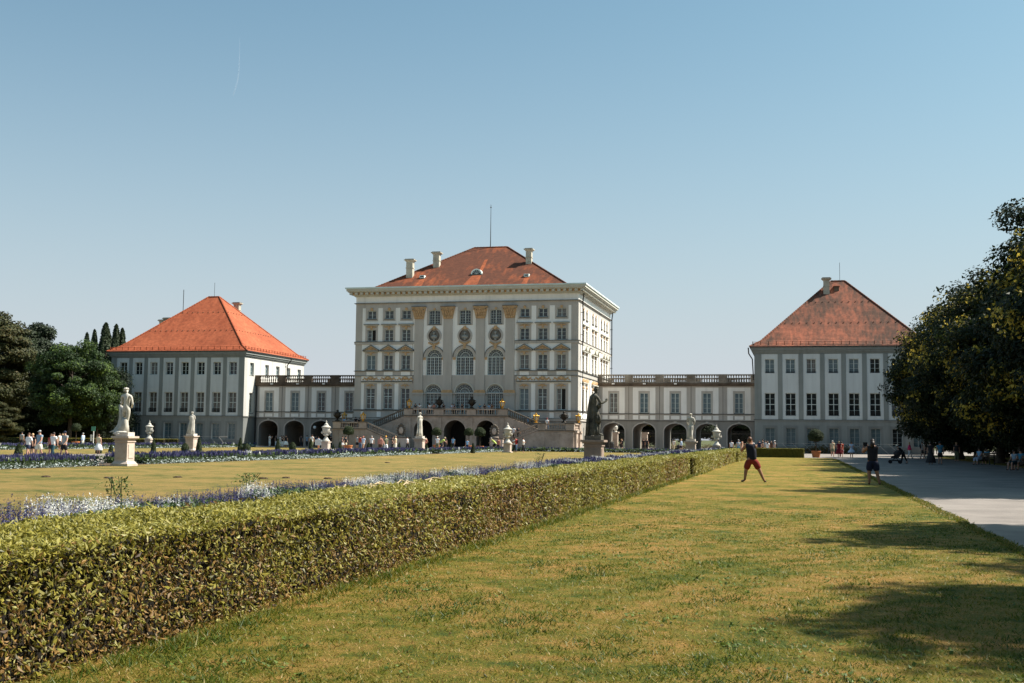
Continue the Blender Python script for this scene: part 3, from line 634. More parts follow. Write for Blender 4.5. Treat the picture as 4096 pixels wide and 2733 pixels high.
# ================================================================ side pavilions
def side_pavilion(x0, x1, label, rm, centres, left):
    Y0, D = 165., 22.2; xc = (x0 + x1) / 2
    T = thing('side_pavilion', label, 'palace wing', (xc, Y0, 0)); W_ = x1 - x0
    Fr = fr((x0, Y0), -pi / 2); Rr = fr((x1, Y0), 0); Lr = fr((x0, Y0 + D), pi); Br = fr((x1, Y0 + D), pi / 2)
    rows = [(10.88, 12.82), (5.08, 8.16), (1.0, 3.42)]; cs = [c - x0 for c in centres]; w = 1.27
    holes = [(c - w / 2 - (.06 if r == 1 else 0), c + w / 2 + (.06 if r == 1 else 0), a, b, 0, .42) for c in cs for r, (a, b) in enumerate(rows)]
    P = []
    mid = [(a + b) / 2 for a, b in zip(cs, cs[1:])]; ed = [.95] + mid + [W_ - .95 - 0]
    for i, c in enumerate(cs):
        a = ed[i] + (.31 if i else 0); b = ed[i + 1] - (.31 if i < len(cs) - 1 else 0)
        P.append((a, b, 4.55, 13.5, white2)); P.append((c - .98, c + .98, .85, 3.75, MATS.get('pale_base_plaster') or plaster('pale_base_plaster', (.20, .21, .20))))
    P += [(0, W_, 0, .9, grey2_low)]
    mb = MB(); mb.X = Fr; facade(mb, 0, W_, 0, 14.3, holes, P, grey2, revm=white2)
    for i in range(len(cs) - 1): mb.box(mid[i] - .3, mid[i] + .3, -.06, 0, 4.55, 13.5, grey2)
    mb.box(-.0, .93, -.06, 0, 4.55, 13.5, grey2); mb.box(W_ - .93, W_, -.06, 0, 4.55, 13.5, grey2)
    # paint override for the low band
    sc = [c - Y0 for c in (167.5, 172.8, 176.8, 181.0, 185.3)] if left else [c - Y0 for c in (167.5, 172.3, 176.8, 181.2, 185.2)]
    sholes = [(c - .68, c + .68, a, b, 0, .4) for c in sc for a, b in rows[:1]] + [(2.5 - .68, 2.5 + .68, 5.08, 8.16, 0, .4)]
    SP = [(a, b, 4.55, 13.5, white2) for a, b in ((.9, 5.2), (5.7, 9.5), (10.0, 13.8), (14.3, 18.0), (18.4, 21.4))]
    lite = mat('pale_warm_plaster', (.53, .52, .49), .9, .04, .35); lite2 = mat('light_grey_plaster', (.46, .45, .425), .9, .04, .35)
    SP = [p[:4] + (lite,) for p in SP]
    for X_, m_ in ((Rr, 0), (Lr, 1)):
        f = (lambda q: tuple(sorted((D - q[0], D - q[1]))) + tuple(q[2:])) if m_ else (lambda q: q)
        mb.X = X_; facade(mb, 0, D, 0, 14.3, [f(h) for h in sholes], [f(p) for p in SP] + [(0, D, 0, 4.4, grey2_low)], lite2, revm=lite)
    mb.X = Br; facade(mb, 0, W_, 0, 14.3, [], [], grey2); mb.X = None
    mb.build('wall', T)
    mb = MB()
    for z0, z1, p, m in ((4.38, 4.5, .1, grey2), (4.5, 4.56, .14, string_m), (13.62, 13.8, .1, grey2), (13.8, 14.05, .25, grey2), (14.05, 14.3, .42, grey2), (14.3, 14.42, .47, grey2)):
        mb.box(x0 - p, x1 + p, Y0 - p, Y0 + D + p, z0, z1, m)
    mb.box(x0 - .62, x1 + .62, Y0 - .62, Y0 + D + .62, 14.42, 14.56, dark_metal); mb.build('cornice', T)
    for i, c in enumerate(cs):
        for r, (a, b) in enumerate(rows):
            if left: pm = (glass_d, glass_c, glass_c if i in (0, 2) else glass_b)[r]
            else: pm = (glass_b if i < 5 else glass_d, glass_d, glass_b if i not in (6,) else glass_d)[r]
            if (i * 7 + r * 5) % 11 == 3: pm = glass_c
            if (i * 5 + r * 3) % 13 == 4: pm = glass_d
            window(T, Fr, c, a, b, w + (.12 if r == 1 else 0), pm, dep=.36, rows=(3, 4, 4)[r], transom=.5 if r == 1 else None, fm=mat('dull_window_frame', (.26, .29, .28), .7, .05, 3) if r == 2 else None, rail=.62 if r == 1 else (.22 if (r == 0 and not left) else 0), sill=True)
    for X_, m_ in ((Rr, 0), (Lr, 1)):
        for c in sc: window(T, X_, D - c if m_ else c, rows[0][0], rows[0][1], 1.36, glass_b, dep=.3, rows=3, fm=white2)
        window(T, X_, D - 2.5 if m_ else 2.5, 5.08, 8.16, 1.36, glass_c, dep=.3, rows=4)
    mb = MB(); ex = .6
    hip_roof(mb, x0 - ex, x1 + ex, Y0 - ex, Y0 + D + ex, 14.56, xc - .95, xc + .95, Y0 + D / 2, 24.35 if left else 24.9, rm, inset=1.5, iz=.85, guard=(18.1, 21.4))
    # snow fence along the eaves
    for (a, b) in (((x0 - .2, Y0 - .2), (x1 + .2, Y0 - .2)), ((x1 + .2, Y0 - .2), (x1 + .2, Y0 + D + .2))):
        a, b = Vector((*a, 14.95)), Vector((*b, 14.95)); mb.tube([a, b], .03, 4, rm); mb.tube([a + Vector((0, 0, .22)), b + Vector((0, 0, .22))], .03, 4, rm); n = 22
        for i in range(n + 1): p = a.lerp(b, i / n); mb.box(p.x - .04, p.x + .04, p.y - .04, p.y + .04, 14.6, 15.25, rm)
    roof = mb.build('roof', T)
    return T, roof, Fr
cl = [-102.9, -100.24, -97.6, -94.92, -92.24, -89.52, -86.78, -84.1]
cr = [-3.68, -.92, 1.84, 4.74, 7.42, 10.14, 12.9, 15.55]
TL, rl, _ = side_pavilion(-105.0, -82.15, 'three storey side pavilion with a bright orange hipped roof, left of the galleries', roof_o, cl, True)
TR, rr_, _ = side_pavilion(-5.75, 17.4, 'three storey side pavilion with a stained pink hipped roof, behind the chestnut trees', roof_p, cr, False)
chimney(rl, -91.8, 181., 20.8, 23.95, .95, .8); chimney(rl, -105.2 + 3, 184, 15, 20.4, 1.2, .9)
def side_slope(x, y, z1):     # point of the front slope of a side pavilion seen at a photo pixel
    r = ray(x, y); s_ = (z1 - 15.61) / (165 + 11.1 - 165.95); t = (15.61 - s_ * 165.95 - EYE) / (r.z - s_ * r.y); return Vector((0, 0, EYE)) + r * t
p = side_slope(3306, 1176, 24.9); chimney(rr_, p.x, p.y + .35, p.z - .5, zat(3306, 1110, p.y), .85, .75)
p = side_slope(3346, 1162, 24.9); mb = MB(); mb.box(p.x - .35, p.x + .35, p.y - .1, p.y + .7, p.z - .1, p.z + .55, bal_d); mb.box(p.x - .45, p.x + .45, p.y - .2, p.y + .8, p.z + .55, p.z + .64, roof_p); mb.build('skylight', rr_)
for R_, x, z0, z1 in ((rl, -93.5, 24.3, 26.7), (rr_, 6.1, 24.8, 27.6)):
    mb = MB(); mb.tube([(x, 176.1, z0), (x, 176.1, z1)], .03, 5, dark_metal); mb.build('lightning_rod', R_)
for T_, x, y, s in ((TL, -82.15, 180.0, 1), (TR, -5.75, 168.2, -1)):
    mb = MB(); mb.tube([(x + s * .85, y, 14.5), (x + s * .85, y, 14.0), (x + s * .2, y, 13.2), (x + s * .2, y, 10)] if s > 0 else [(x - .8, 164.8, 14.4), (x - .75, 165., 13.6), (x - .3, 166, 12.9), (x - .15, 166, 10)], .09, 6, dark_metal); mb.build('drain_pipe', T_)
# rack of bars along the foot of the wall
# a distant wing whose chimneys and flag pole show over the left roof
T = thing('rear_wing', 'distant wing with two broad chimneys and a flag pole, showing over the left orange roof', 'building', (-118, 205, 0))
mb = MB(); mb.box(-135, -110, 204, 216, 0, 12, white2); mb.build('wall', T)
mb = MB(); hip_roof(mb, -136, -109, 203, 217, 12, -128, -117, 210, 19, roof_o); r_ = mb.build('roof', T)
for px in (646, 668): chimney(r_, onY(px, 208), 208, 15, zat(px, 1276 if px == 646 else 1268, 208) - .2, 2.2 if px == 646 else 2.6, 1.2)
x_ = onY(714, 208); mb = MB(); mb.tube([(x_, 208, 15), (x_, 208, zat(714, 1160, 208))], .07, 6, dark_metal); mb.build('flag_pole', r_)

# ================================================================ galleries
def gallery(x0, x1, cs, label, left):
    Y0, D = 169., 9.3
    T = thing('connecting_gallery', label, 'gallery', ((x0 + x1) / 2, Y0, 0)); L = x1 - x0
    Fr = fr((x0, Y0), -pi / 2); Br = fr((x1, Y0 + D), pi / 2)
    cs = [c - x0 for c in cs]; aw = 1.6
    holes = [(c - .59, c + .59, 5.44, 8.3, 0, .2) for c in cs] + [(c - aw, c + aw, .0, 3.95, 1.15, .9) for c in cs]
    P = [(0, L, 0, 4.3, grey_low)]
    for c in cs:
        P += [(c - 1.62, c + 1.62, 5.36, 9.1, white_pl), (c - .82, c + .82, 5.36, 8.6, grey_pl), (c - 1.62, c - .85, 4.5, 5.1, white_pl), (c + .85, c + 1.62, 4.5, 5.1, white_pl), (c - .6, c + .6, 4.56, 5.04, white_pl)]
    mb = MB(); mb.X = Fr; facade(mb, 0, L, 0, 9.3, holes, P, grey_pl)
    bh = [(L - c - aw, L - c + aw, 0, 3.95, 1.15, .9) for c in cs]
    mb.X = Br; facade(mb, 0, L, 0, 9.3, bh, [(0, L, 0, 4.3, grey_low)], grey_pl)
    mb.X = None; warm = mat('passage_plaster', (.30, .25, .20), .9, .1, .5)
    # cross walls between the passages, arched vault approximated by the soffit
    ed = [0] + [(a + b) / 2 for a, b in zip(cs, cs[1:])] + [L]
    for c in cs:
        E_ = ell(c - aw, c + aw, 3.95, 1.15, 14); mb.X = Fr
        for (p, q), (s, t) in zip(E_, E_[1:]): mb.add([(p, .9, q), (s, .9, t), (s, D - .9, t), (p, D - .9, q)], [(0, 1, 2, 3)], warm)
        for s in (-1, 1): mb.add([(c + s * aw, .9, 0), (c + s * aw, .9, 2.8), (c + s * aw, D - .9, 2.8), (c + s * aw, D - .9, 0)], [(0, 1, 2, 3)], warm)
    mb.X = None; mb.box(x0, x1, Y0 + .05, Y0 + D - .05, 9.2, 9.31, grey_pl)
    mb.build('wall', T)
    mb = MB(); mb.X = Fr
    mb.box(0, L, -.1, 0, 5.26, 5.36, string_m); mb.box(0, L, -.12, 0, 4.28, 4.4, string_m); mb.box(0, L, -.07, 0, 4.4, 4.46, grey_pl)
    for c in cs:
        n = 16
        E1, E2 = ell(c - aw, c + aw, 3.95, 1.15, n), ell(c - aw - .16, c + aw + .16, 4.11, 1.31, n)
        for i in range(n): mb.prism([E1[i], E2[i], E2[i + 1], E1[i + 1]], -.05, 0, grey_pl)
        mb.prism([(c - .14, 3.96), (c + .14, 3.96), (c + .2, 4.27), (c - .2, 4.27)], -.12, 0, grey_pl)
        for s in (-1, 1):
            a, b = sorted((c + s * aw, c + s * (aw + .16))); mb.box(a, b, -.05, 0, 0, 2.8, grey_pl)
    for e in ed[1:-1]: mb.box(e - .03, e + .03, -.03, 0, 4.47, 9.28, string_m)
    mb.box(0, L, -.3, 0, 9.3, 9.45, bal_d); mb.box(0, L, -.42, .1, 9.45, 9.7, bal_d)
    mb.build('string_course', T)
    for i, c in enumerate(cs):
        pm = (glass_b, glass_b, glass_d, glass_d, glass_d)[i] if left else (glass_c, glass_b, glass_b, glass_b, glass_b)[i]
        window(T, Fr, c, 5.44, 8.3, 1.18, pm, dep=.16, rows=4)
    bm_ = bal_d if left else bal_l
    for yy, nm in ((-.12, 0), (D + .12, 1)):
        for i, c in enumerate(cs):
            mb = MB(); mb.X = Fr
            balustrade(mb, (c - 1.6, yy, 9.72), (c + 1.6, yy, 9.72), 1.24, bm_, r=.105, step=.33, wid=.34)
            a = ed[i] + (0 if i == 0 else .0); b = ed[i + 1]
            mb.box(a + .001, c - 1.6, yy - .2, yy + .2, 9.705, 10.97, bm_); mb.box(c + 1.6, b - .001, yy - .2, yy + .2, 9.705, 10.97, bm_)
            mb.build('balustrade', T)
    mb = MB(); mb.box(x0, x1, Y0 + .1, Y0 + D - .1, 9.46, 9.6, gravel); mb.build('roof_terrace', T)
    for px in ((1080, 1184, 1289) if left else (2452, 2577, 2702)):
        u = onY(px, 168.5) - x0; mb = MB(); mb.X = Fr; mb.box(u - .2, u + .2, -.62, -.44, 9.52, 9.7, white_pl); mb.build('flood_lamp', T)
    if left:
        # near-black sheets paint deep shade into the far openings
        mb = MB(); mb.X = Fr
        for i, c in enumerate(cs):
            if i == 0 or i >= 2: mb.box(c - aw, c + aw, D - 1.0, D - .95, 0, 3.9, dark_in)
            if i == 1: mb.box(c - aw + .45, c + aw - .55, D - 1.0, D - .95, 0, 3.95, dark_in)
        mb.build('passage_shade', T)
    return T
gallery(-28.15, -5.75, [-25.87, -21.45, -17.0, -12.5, -8.05], 'two storey gallery with five open arches, right of the tall central block', False)
gallery(-82.15, -59.55, [-79.85, -75.5, -71.15, -66.6, -62.2], 'two storey gallery with dark arches, left of the tall central block', True)
mb = MB(); mb.tube([(-81.9, 168.7, 9.3), (-81.9, 168.75, 8.8), (-81.95, 168.8, .1)], .1, 6, dark_metal); mb.build('drain_pipe', TL)

# ================================================================ double staircase
T = thing('double_staircase', 'pale stone double staircase with balustrades and three dark arches, before the central block', 'staircase', (XC, 149, 0))
YT, YL = 149.5, 147.4
mb = MB(); Ft = fr((0, YT), -pi / 2); mb.X = Ft
arches = [(-48.35, 1.28), (-43.98, 1.5), (-39.75, 1.28)]
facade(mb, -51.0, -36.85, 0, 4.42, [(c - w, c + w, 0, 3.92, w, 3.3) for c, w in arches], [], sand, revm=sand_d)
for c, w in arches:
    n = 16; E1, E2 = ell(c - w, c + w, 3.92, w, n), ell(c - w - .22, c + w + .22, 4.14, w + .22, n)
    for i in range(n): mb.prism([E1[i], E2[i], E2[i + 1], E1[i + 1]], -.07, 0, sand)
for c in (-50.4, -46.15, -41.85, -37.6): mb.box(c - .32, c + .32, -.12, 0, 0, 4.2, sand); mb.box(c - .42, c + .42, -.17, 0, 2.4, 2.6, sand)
mb.X = None
mb.box(-51.0, -36.85, YT, YM, 4.42, 4.5, sand_d)
for s, xe in ((-1, -51.0), (1, -36.85)):
    o = lambda d: xe + s * d
    mb.prism([(o(0), 0), (o(0), 4.42), (o(4.6), 2.6), (o(4.6), 0)], YT, YT + .35, sand)             # upper flight wall
    mb.prism([(o(4.6), 0), (o(4.6), 2.6), (o(9.2), 2.6), (o(9.2), 0)], YL, YL + .3, sand)            # landing front
    mb.prism([(o(4.6), 0), (o(4.6), 2.6), (o(-.9), .42), (o(-.9), 0)], YL, YL + .3, sand)            # lower flight wall
    a, b = sorted((o(4.6), o(9.2))); mb.box(a, b, YL + .3, YM - .01, 2.4, 2.6, sand_d)
    a, b = sorted((o(8.9), o(9.2))); mb.box(a, b, YL + .3, YM - .01, 0, 2.4, sand)
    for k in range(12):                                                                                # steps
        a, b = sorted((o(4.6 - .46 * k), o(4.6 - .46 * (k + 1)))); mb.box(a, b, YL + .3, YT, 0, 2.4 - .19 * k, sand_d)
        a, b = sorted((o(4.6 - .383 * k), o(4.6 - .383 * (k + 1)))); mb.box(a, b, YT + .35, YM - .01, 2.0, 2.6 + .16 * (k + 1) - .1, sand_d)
    # end pillars with oval niches
    if True:
        for v in (148.35, 151.0):
            a, b = sorted((o(9.2), o(9.5))); mb.box(a, b, v - .62, v + .62, 0, 2.35, sand); a, b = sorted((o(9.2), o(9.62))); mb.box(a, b, v - .72, v + .72, 2.35, 2.6, sand)
            mb.ball((o(9.5), v, 1.35), .2, bal_d, 8, (.2, 1, 1.6))
    for c in (o(5.1), o(7.0), o(8.8)): mb.box(c - .3, c + .3, YL - .06, YL, .25, 2.4, sand)
    mb.box(min(o(4.6), o(9.35)), max(o(4.6), o(9.35)), YL - .15, YL + .3, 2.602, 2.7, sand_d)
mb.box(-51.2, -36.65, YT - .2, YT + .3, 4.425, 4.56, sand_d)
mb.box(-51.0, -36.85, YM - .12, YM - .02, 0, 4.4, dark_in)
mb.build('wall', T)
def bal(p0, p1, h=.92, **k):
    mb = MB(); balustrade(mb, p0, p1, h, k.pop('m', sand), r=.085, step=.3, wid=.3, mt=k.pop('mt', None), **k); mb.build('balustrade', T)
def ped(x, y, z0, z1, w=.8, d=.5, m=sand, top=sand_d):
    mb = MB(); mb.cbox((x, y), w, d, z0, z1 - .12, m); mb.cbox((x, y), w + .16, d + .16, z1 - .118, z1, top); mb.build('parapet_pedestal', T)
yb = YT + .1
for a, b in ((-49.85, -46.9), (-45.55, -42.35), (-41.1, -38.2)): bal((a, yb, 4.56), (b, yb, 4.56), .88)
ped(-50.45, yb, 4.56, 5.48, 1.2); ped(-46.22, yb, 4.56, 5.46, 1.35); ped(-41.72, yb, 4.56, 5.46, 1.25); ped(-37.5, yb, 4.56, 5.48, 1.35)
for s, xe in ((-1, -51.0), (1, -36.85)):
    o = lambda d: xe + s * d
    bal((o(0.1), yb, 4.5), (o(4.5), yb, 2.72), .9, m=sand_d, ends=.1)
    bal((o(4.5), YL + .1, 2.66), (o(-.7), YL + .1, .62), .9, ends=.25)
    bal((o(5.6), YL + .1, 2.7), (o(8.1), YL + .1, 2.7), .86)
    bal((o(9.15), YL + .6, 2.7), (o(9.15), YM - .3, 2.7), .86)
    ped(o(5.05), YL + .1, 2.7, 3.62, 1.05); ped(o(8.72), YL + .1, 2.7, 3.64, 1.1); ped(o(9.15), 151.0, 2.7, 3.7, .5, .9)
    ped(o(-.7), YL - .5, 0, 1.62, 1.7, .9, ped_pink)

def lantern(x, y, z, lab, h=1.28):
    T = thing('lantern', lab, 'lantern', (x, y, z), group='gilded lanterns on the staircase')
    mb = MB(); c = (0, 0, 0)
    mb.lathe([(.24, 0), (.26, .06), (.16, .1), (.1, .16), (.17, .24), (.2, .3)], c, 8, gold)
    mb.lathe([(.33, .88), (.35, .92), (.26, .98), (.18, 1.08), (.22, 1.12), (.1, 1.18), (.05, 1.25), (.09, 1.29), (.02, 1.36)], c, 8, gold)
    for k in range(6):
        a = pi / 3 * k; mb.tube([(.2 * cos(a), .2 * sin(a), .3), (.32 * cos(a), .32 * sin(a), .88)], .04, 4, gold); mb.ball(((.33) * cos(a), .33 * sin(a), .96), .05, gold, 5)
    o = link('frame', mb.mesh('frame', smooth=False), T)
    mb = MB(); mb.lathe([(.16, .3), (.27, .87)], c, 6, lglass); link('glass', mb.mesh('glass'), T)
    for ch in T.children: ch.scale = (h / 1.36 * 1.2, h / 1.36 * 1.2, h / 1.36)
LT = [(-50.37, yb, 5.48, 'gilded lantern at the left end of the upper terrace'), (-37.6, yb, 5.48, 'gilded lantern at the right end of the upper terrace'),
      (-56.1, YL + .1, 3.62, 'gilded lantern at the top of the left lower stair flight'), (-32.6, YL + .1, 3.62, 'sunlit gilded lantern at the top of the right lower stair flight'),
      (-60.15, 151.0, 3.7, 'dull gilded lantern at the back of the left landing, beside the dark urn'), (-27.7, 151.0, 3.7, 'sunlit gilded lantern at the outer end of the right landing')]
for a in LT: lantern(*a)
def bronze_urn(x, y, z, lab, h=1.5, s=1.):
    T = thing('ornamental_urn', lab, 'urn', (x, y, z), group='dark lidded urns on the staircase')
    mb = MB(); k = h / 1.5
    mb.lathe([(r * s, q * k) for r, q in ((.34, 0), (.34, .08), (.2, .14), (.1, .26), (.14, .34), (.3, .46), (.42, .62), (.46, .8), (.4, .95), (.44, 1.0), (.42, 1.04))], (0, 0, 0), 14, bronze)
    for sx in (-1, 1): mb.tube([(sx * .42, 0, .6 * k), (sx * .56, 0, .78 * k), (sx * .54, 0, .95 * k), (sx * .42, 0, 1.0 * k)], .045, 5, bronze)
    link('bowl', mb.mesh('bowl', smooth=True), T)
    mb = MB(); mb.lathe([(r * s, q * k) for r, q in ((.4, 1.045), (.3, 1.12), (.16, 1.18), (.12, 1.25), (.2, 1.33), (.12, 1.42), (.03, 1.5))], (0, 0, 0), 12, bronze); link('lid', mb.mesh('lid', smooth=True), T)
bronze_urn(-46.2, yb, 5.46, 'dark urn on the upper terrace parapet, left one of the two', 1.55); bronze_urn(-41.72, yb, 5.46, 'dark urn on the upper terrace parapet, right one of the two', 1.58)
bronze_urn(-59.75, YL + .15, 3.64, 'dark lidded urn on the left landing corner', 1.55); bronze_urn(-28.95, YL + .15, 3.64, 'dark lidded urn on the right landing corner beside a lantern', 1.5)
def cartouche(x, y, z, lab, s=1):
    T = thing('stone_cartouche', lab, 'cartouche', (x, y, z), group='stone cartouches at the stair feet')
    mb = MB(); mb.ball((0, 0, .85), .62, sand_d, 12, (.82, .28, 1.25), .05); mb.box(-.5, .5, -.25, .25, 0, .16, sand)
    for k in range(14):
        a = 2 * pi * k / 14; mb.ball((.52 * cos(a), -.12, .88 + .72 * sin(a)), .13, sand_d, 6, (1, .8, 1), .2)
    mb.ball((0, -.1, 1.62), .2, sand_d, 6, (1.2, .8, .8), .2); link('scroll_frame', mb.mesh('scroll_frame', smooth=True), T)
    mb = MB(); mb.ball((0, -.16, .86), .38, ped_pink, 12, (.8, .3, 1.15)); link('oval_field', mb.mesh('oval_field', smooth=True), T)
cartouche(-50.5, YL - .5, 1.62, 'oval stone cartouche on the left stair foot, in shade'); cartouche(-37.9, YL - .5, 1.62, 'oval stone cartouche on the right stair foot, partly sunlit')
# ================================================================ figures grown from a skeleton (skin + subdivision)
BM_ = {}
def skin_mesh(key, nodes, edges, rad_, mats, sub=2, root=None):
    if key in BM_: return BM_[key]
    names = list(nodes); me = bpy.data.meshes.new('body')
    me.from_pydata([nodes[n] for n in names], [(names.index(a), names.index(b)) for a, b in edges], [])
    ob = bpy.data.objects.new('tmp', me); C.objects.link(ob)
    ob.modifiers.new('s', 'SKIN').use_smooth_shade = True
    sm = ob.modifiers.new('u', 'SUBSURF'); sm.levels = sub; sm.render_levels = sub
    sv_ = me.skin_vertices[0].data
    for i, n in enumerate(names):
        r = rad_[n]; sv_[i].radius = r if isinstance(r, tuple) else (r, r); sv_[i].use_root = (n == (root or names[0]))
    dg = bpy.context.evaluated_depsgraph_get(); dg.update()
    out = bpy.data.meshes.new_from_object(ob.evaluated_get(dg), depsgraph=dg); out.name = 'body'
    bpy.data.objects.remove(ob); out.materials.clear()
    for m in mats: out.materials.append(m)
    BM_[key] = out; return out
J0 = dict(pelvis=(0, 0, .53), waist=(0, .005, .61), chest=(0, 0, .72), neckb=(0, -.008, .815), neck=(0, 0, .86), head=(0, .006, .905), crown=(0, .0, .945),
          shL=(-.105, -.005, .80), elL=(-.135, -.015, .635), wrL=(-.14, .03, .49), haL=(-.14, .045, .435), shR=(.105, -.005, .80), elR=(.135, -.015, .635), wrR=(.14, .03, .49), haR=(.14, .045, .435),
          hiL=(-.052, 0, .49), knL=(-.055, .012, .28), anL=(-.057, -.012, .045), toL=(-.065, .085, .018), hiR=(.052, 0, .49), knR=(.055, .012, .28), anR=(.057, -.012, .045), toR=(.065, .085, .018))
E0 = [('pelvis', 'waist'), ('waist', 'chest'), ('chest', 'neckb'), ('neckb', 'neck'), ('neck', 'head'), ('head', 'crown')] + \
     [(a + s, b + s) for s in 'LR' for a, b in (('sh', 'el'), ('el', 'wr'), ('wr', 'ha'), ('hi', 'kn'), ('kn', 'an'), ('an', 'to'))] + \
     [('neckb', 'shL'), ('neckb', 'shR'), ('pelvis', 'hiL'), ('pelvis', 'hiR')]
Q0 = dict(pelvis=(.082, .06), waist=(.070, .052), chest=(.088, .060), neckb=(.05, .042), neck=.031, head=(.044, .052), crown=(.040, .048), sh=.038, el=.028, wr=.020, ha=(.013, .024), hi=.058, kn=.038, an=.025, to=(.022, .014))
POSES = {
 'stand': {},
 'walk': dict(knL=(-.055, .09, .29), anL=(-.057, .13, .05), toL=(-.06, .21, .035), knR=(.055, -.02, .285), anR=(.057, -.14, .07), toR=(.06, -.06, .018), elL=(-.13, -.06, .64), wrL=(-.13, -.09, .5), haL=(-.13, -.09, .45), elR=(.13, .04, .64), wrR=(.12, .12, .52), haR=(.12, .15, .47)),
 'walk2': dict(knR=(.055, .09, .29), anR=(.057, .13, .05), toR=(.06, .21, .035), knL=(-.055, -.02, .285), anL=(-.057, -.14, .07), toL=(-.06, -.06, .018), elR=(.14, -.06, .64), wrR=(.14, -.09, .5), haR=(.14, -.09, .45), elL=(-.14, .04, .64), wrL=(-.12, .12, .54), haL=(-.1, .16, .5)),
 'photo': dict(elL=(-.12, .10, .69), wrL=(-.05, .21, .82), haL=(-.04, .23, .88), elR=(.12, .10, .69), wrR=(.05, .21, .82), haR=(.04, .23, .88)),
 'phone': dict(elL=(-.14, .03, .64), wrL=(-.07, .15, .68), haL=(-.04, .18, .71), elR=(.14, .03, .64), wrR=(.07, .15, .68), haR=(.04, .18, .71)),
 'lean': dict(neckb=(0, .03, .81), neck=(0, .05, .85), head=(0, .075, .89), crown=(0, .09, .93), elL=(-.14, .1, .68), wrL=(-.1, .2, .61), haL=(-.08, .25, .6), elR=(.14, .1, .68), wrR=(.1, .2, .61), haR=(.08, .25, .6)),
 'push': dict(waist=(0, .06, .59), chest=(0, .14, .67), neckb=(0, .20, .74), neck=(0, .23, .77), head=(0, .26, .80), crown=(0, .29, .835), shL=(-.1, .19, .73), shR=(.1, .19, .73), elL=(-.12, .25, .6), wrL=(-.1, .37, .56), haL=(-.09, .42, .56), elR=(.12, .25, .6), wrR=(.1, .37, .56), haR=(.09, .42, .56),
              knL=(-.055, .05, .28), anL=(-.057, .10, .045), toL=(-.06, .19, .02), knR=(.055, -.09, .29), anR=(.057, -.2, .07), toR=(.06, -.12, .02)),
 'sit': dict(pelvis=(0, 0, .30), waist=(0, .0, .385), chest=(0, 0, .50), neckb=(0, .01, .59), neck=(0, .02, .635), head=(0, .04, .68), crown=(0, .04, .72), shL=(-.105, .0, .575), shR=(.105, .0, .575), elL=(-.14, .04, .43), wrL=(-.09, .16, .38), haL=(-.08, .21, .37), elR=(.14, .04, .43), wrR=(.09, .16, .38), haR=(.08, .21, .37),
             hiL=(-.055, .03, .29), knL=(-.075, .24, .29), anL=(-.07, .24, .05), toL=(-.075, .33, .02), hiR=(.055, .03, .29), knR=(.075, .24, .29), anR=(.07, .27, .05), toR=(.075, .36, .02)),
 'cycle': dict(pelvis=(0, -.12, .56), waist=(0, -.06, .63), chest=(0, .04, .72), neckb=(0, .12, .79), neck=(0, .15, .83), head=(0, .18, .87), crown=(0, .19, .91), shL=(-.1, .10, .77), shR=(.1, .10, .77), elL=(-.14, .2, .66), wrL=(-.13, .31, .6), haL=(-.12, .35, .59), elR=(.14, .2, .66), wrR=(.13, .31, .6), haR=(.12, .35, .59),
               hiL=(-.055, -.1, .53), knL=(-.06, .08, .41), anL=(-.06, .0, .24), toL=(-.06, .08, .21), hiR=(.055, -.1, .53), knR=(.06, .05, .30), anR=(.06, -.04, .11), toR=(.06, .05, .09)),
 'rail': dict(waist=(0, .02, .61), chest=(0, .06, .71), neckb=(0, .10, .79), neck=(0, .12, .83), head=(0, .15, .87), crown=(0, .16, .91), shL=(-.1, .09, .775), shR=(.1, .09, .775), elL=(-.14, .18, .66), wrL=(-.06, .27, .63), haL=(-.0, .28, .63), elR=(.14, .18, .66), wrR=(.06, .27, .63), haR=(.0, .29, .635)),
 # the man in red shorts: wide stride, both hands up at the phone, seen from behind
 'hero_m': dict(pelvis=(0, 0, .50), waist=(-.005, -.01, .585), chest=(-.01, -.01, .70), neckb=(-.02, 0, .80), neck=(-.03, .01, .845), head=(-.04, .02, .89), crown=(-.042, .015, .935), shL=(-.125, .0, .785), shR=(.09, -.005, .785),
                elL=(-.225, .05, .665), wrL=(-.195, .14, .80), haL=(-.19, .16, .845), elR=(.0, .13, .70), wrR=(-.10, .17, .79), haR=(-.145, .18, .83),
                hiL=(-.06, 0, .475), knL=(-.125, .01, .265), anL=(-.155, -.01, .045), toL=(-.235, .045, .02), hiR=(.055, 0, .475), knR=(.155, -.01, .275), anR=(.255, -.02, .045), toR=(.30, .05, .02)),
 'hero_w': dict(elL=(-.20, .07, .70), wrL=(-.185, .16, .80), haL=(-.17, .18, .85), elR=(.02, .13, .70), wrR=(-.06, .18, .79), haR=(-.085, .20, .84), head=(-.005, .01, .905), hiL=(-.055, 0, .49), knL=(-.075, .0, .27), anL=(-.075, -.015, .045), toL=(-.08, .08, .02), knR=(.085, .0, .27), anR=(.135, -.02, .045), toR=(.15, .07, .02)),
}
def jo(pose):
    J = dict(J0); J.update(POSES[pose]); return J
def rad_of(n, q=Q0): return q.get(n, q.get(n[:2]))
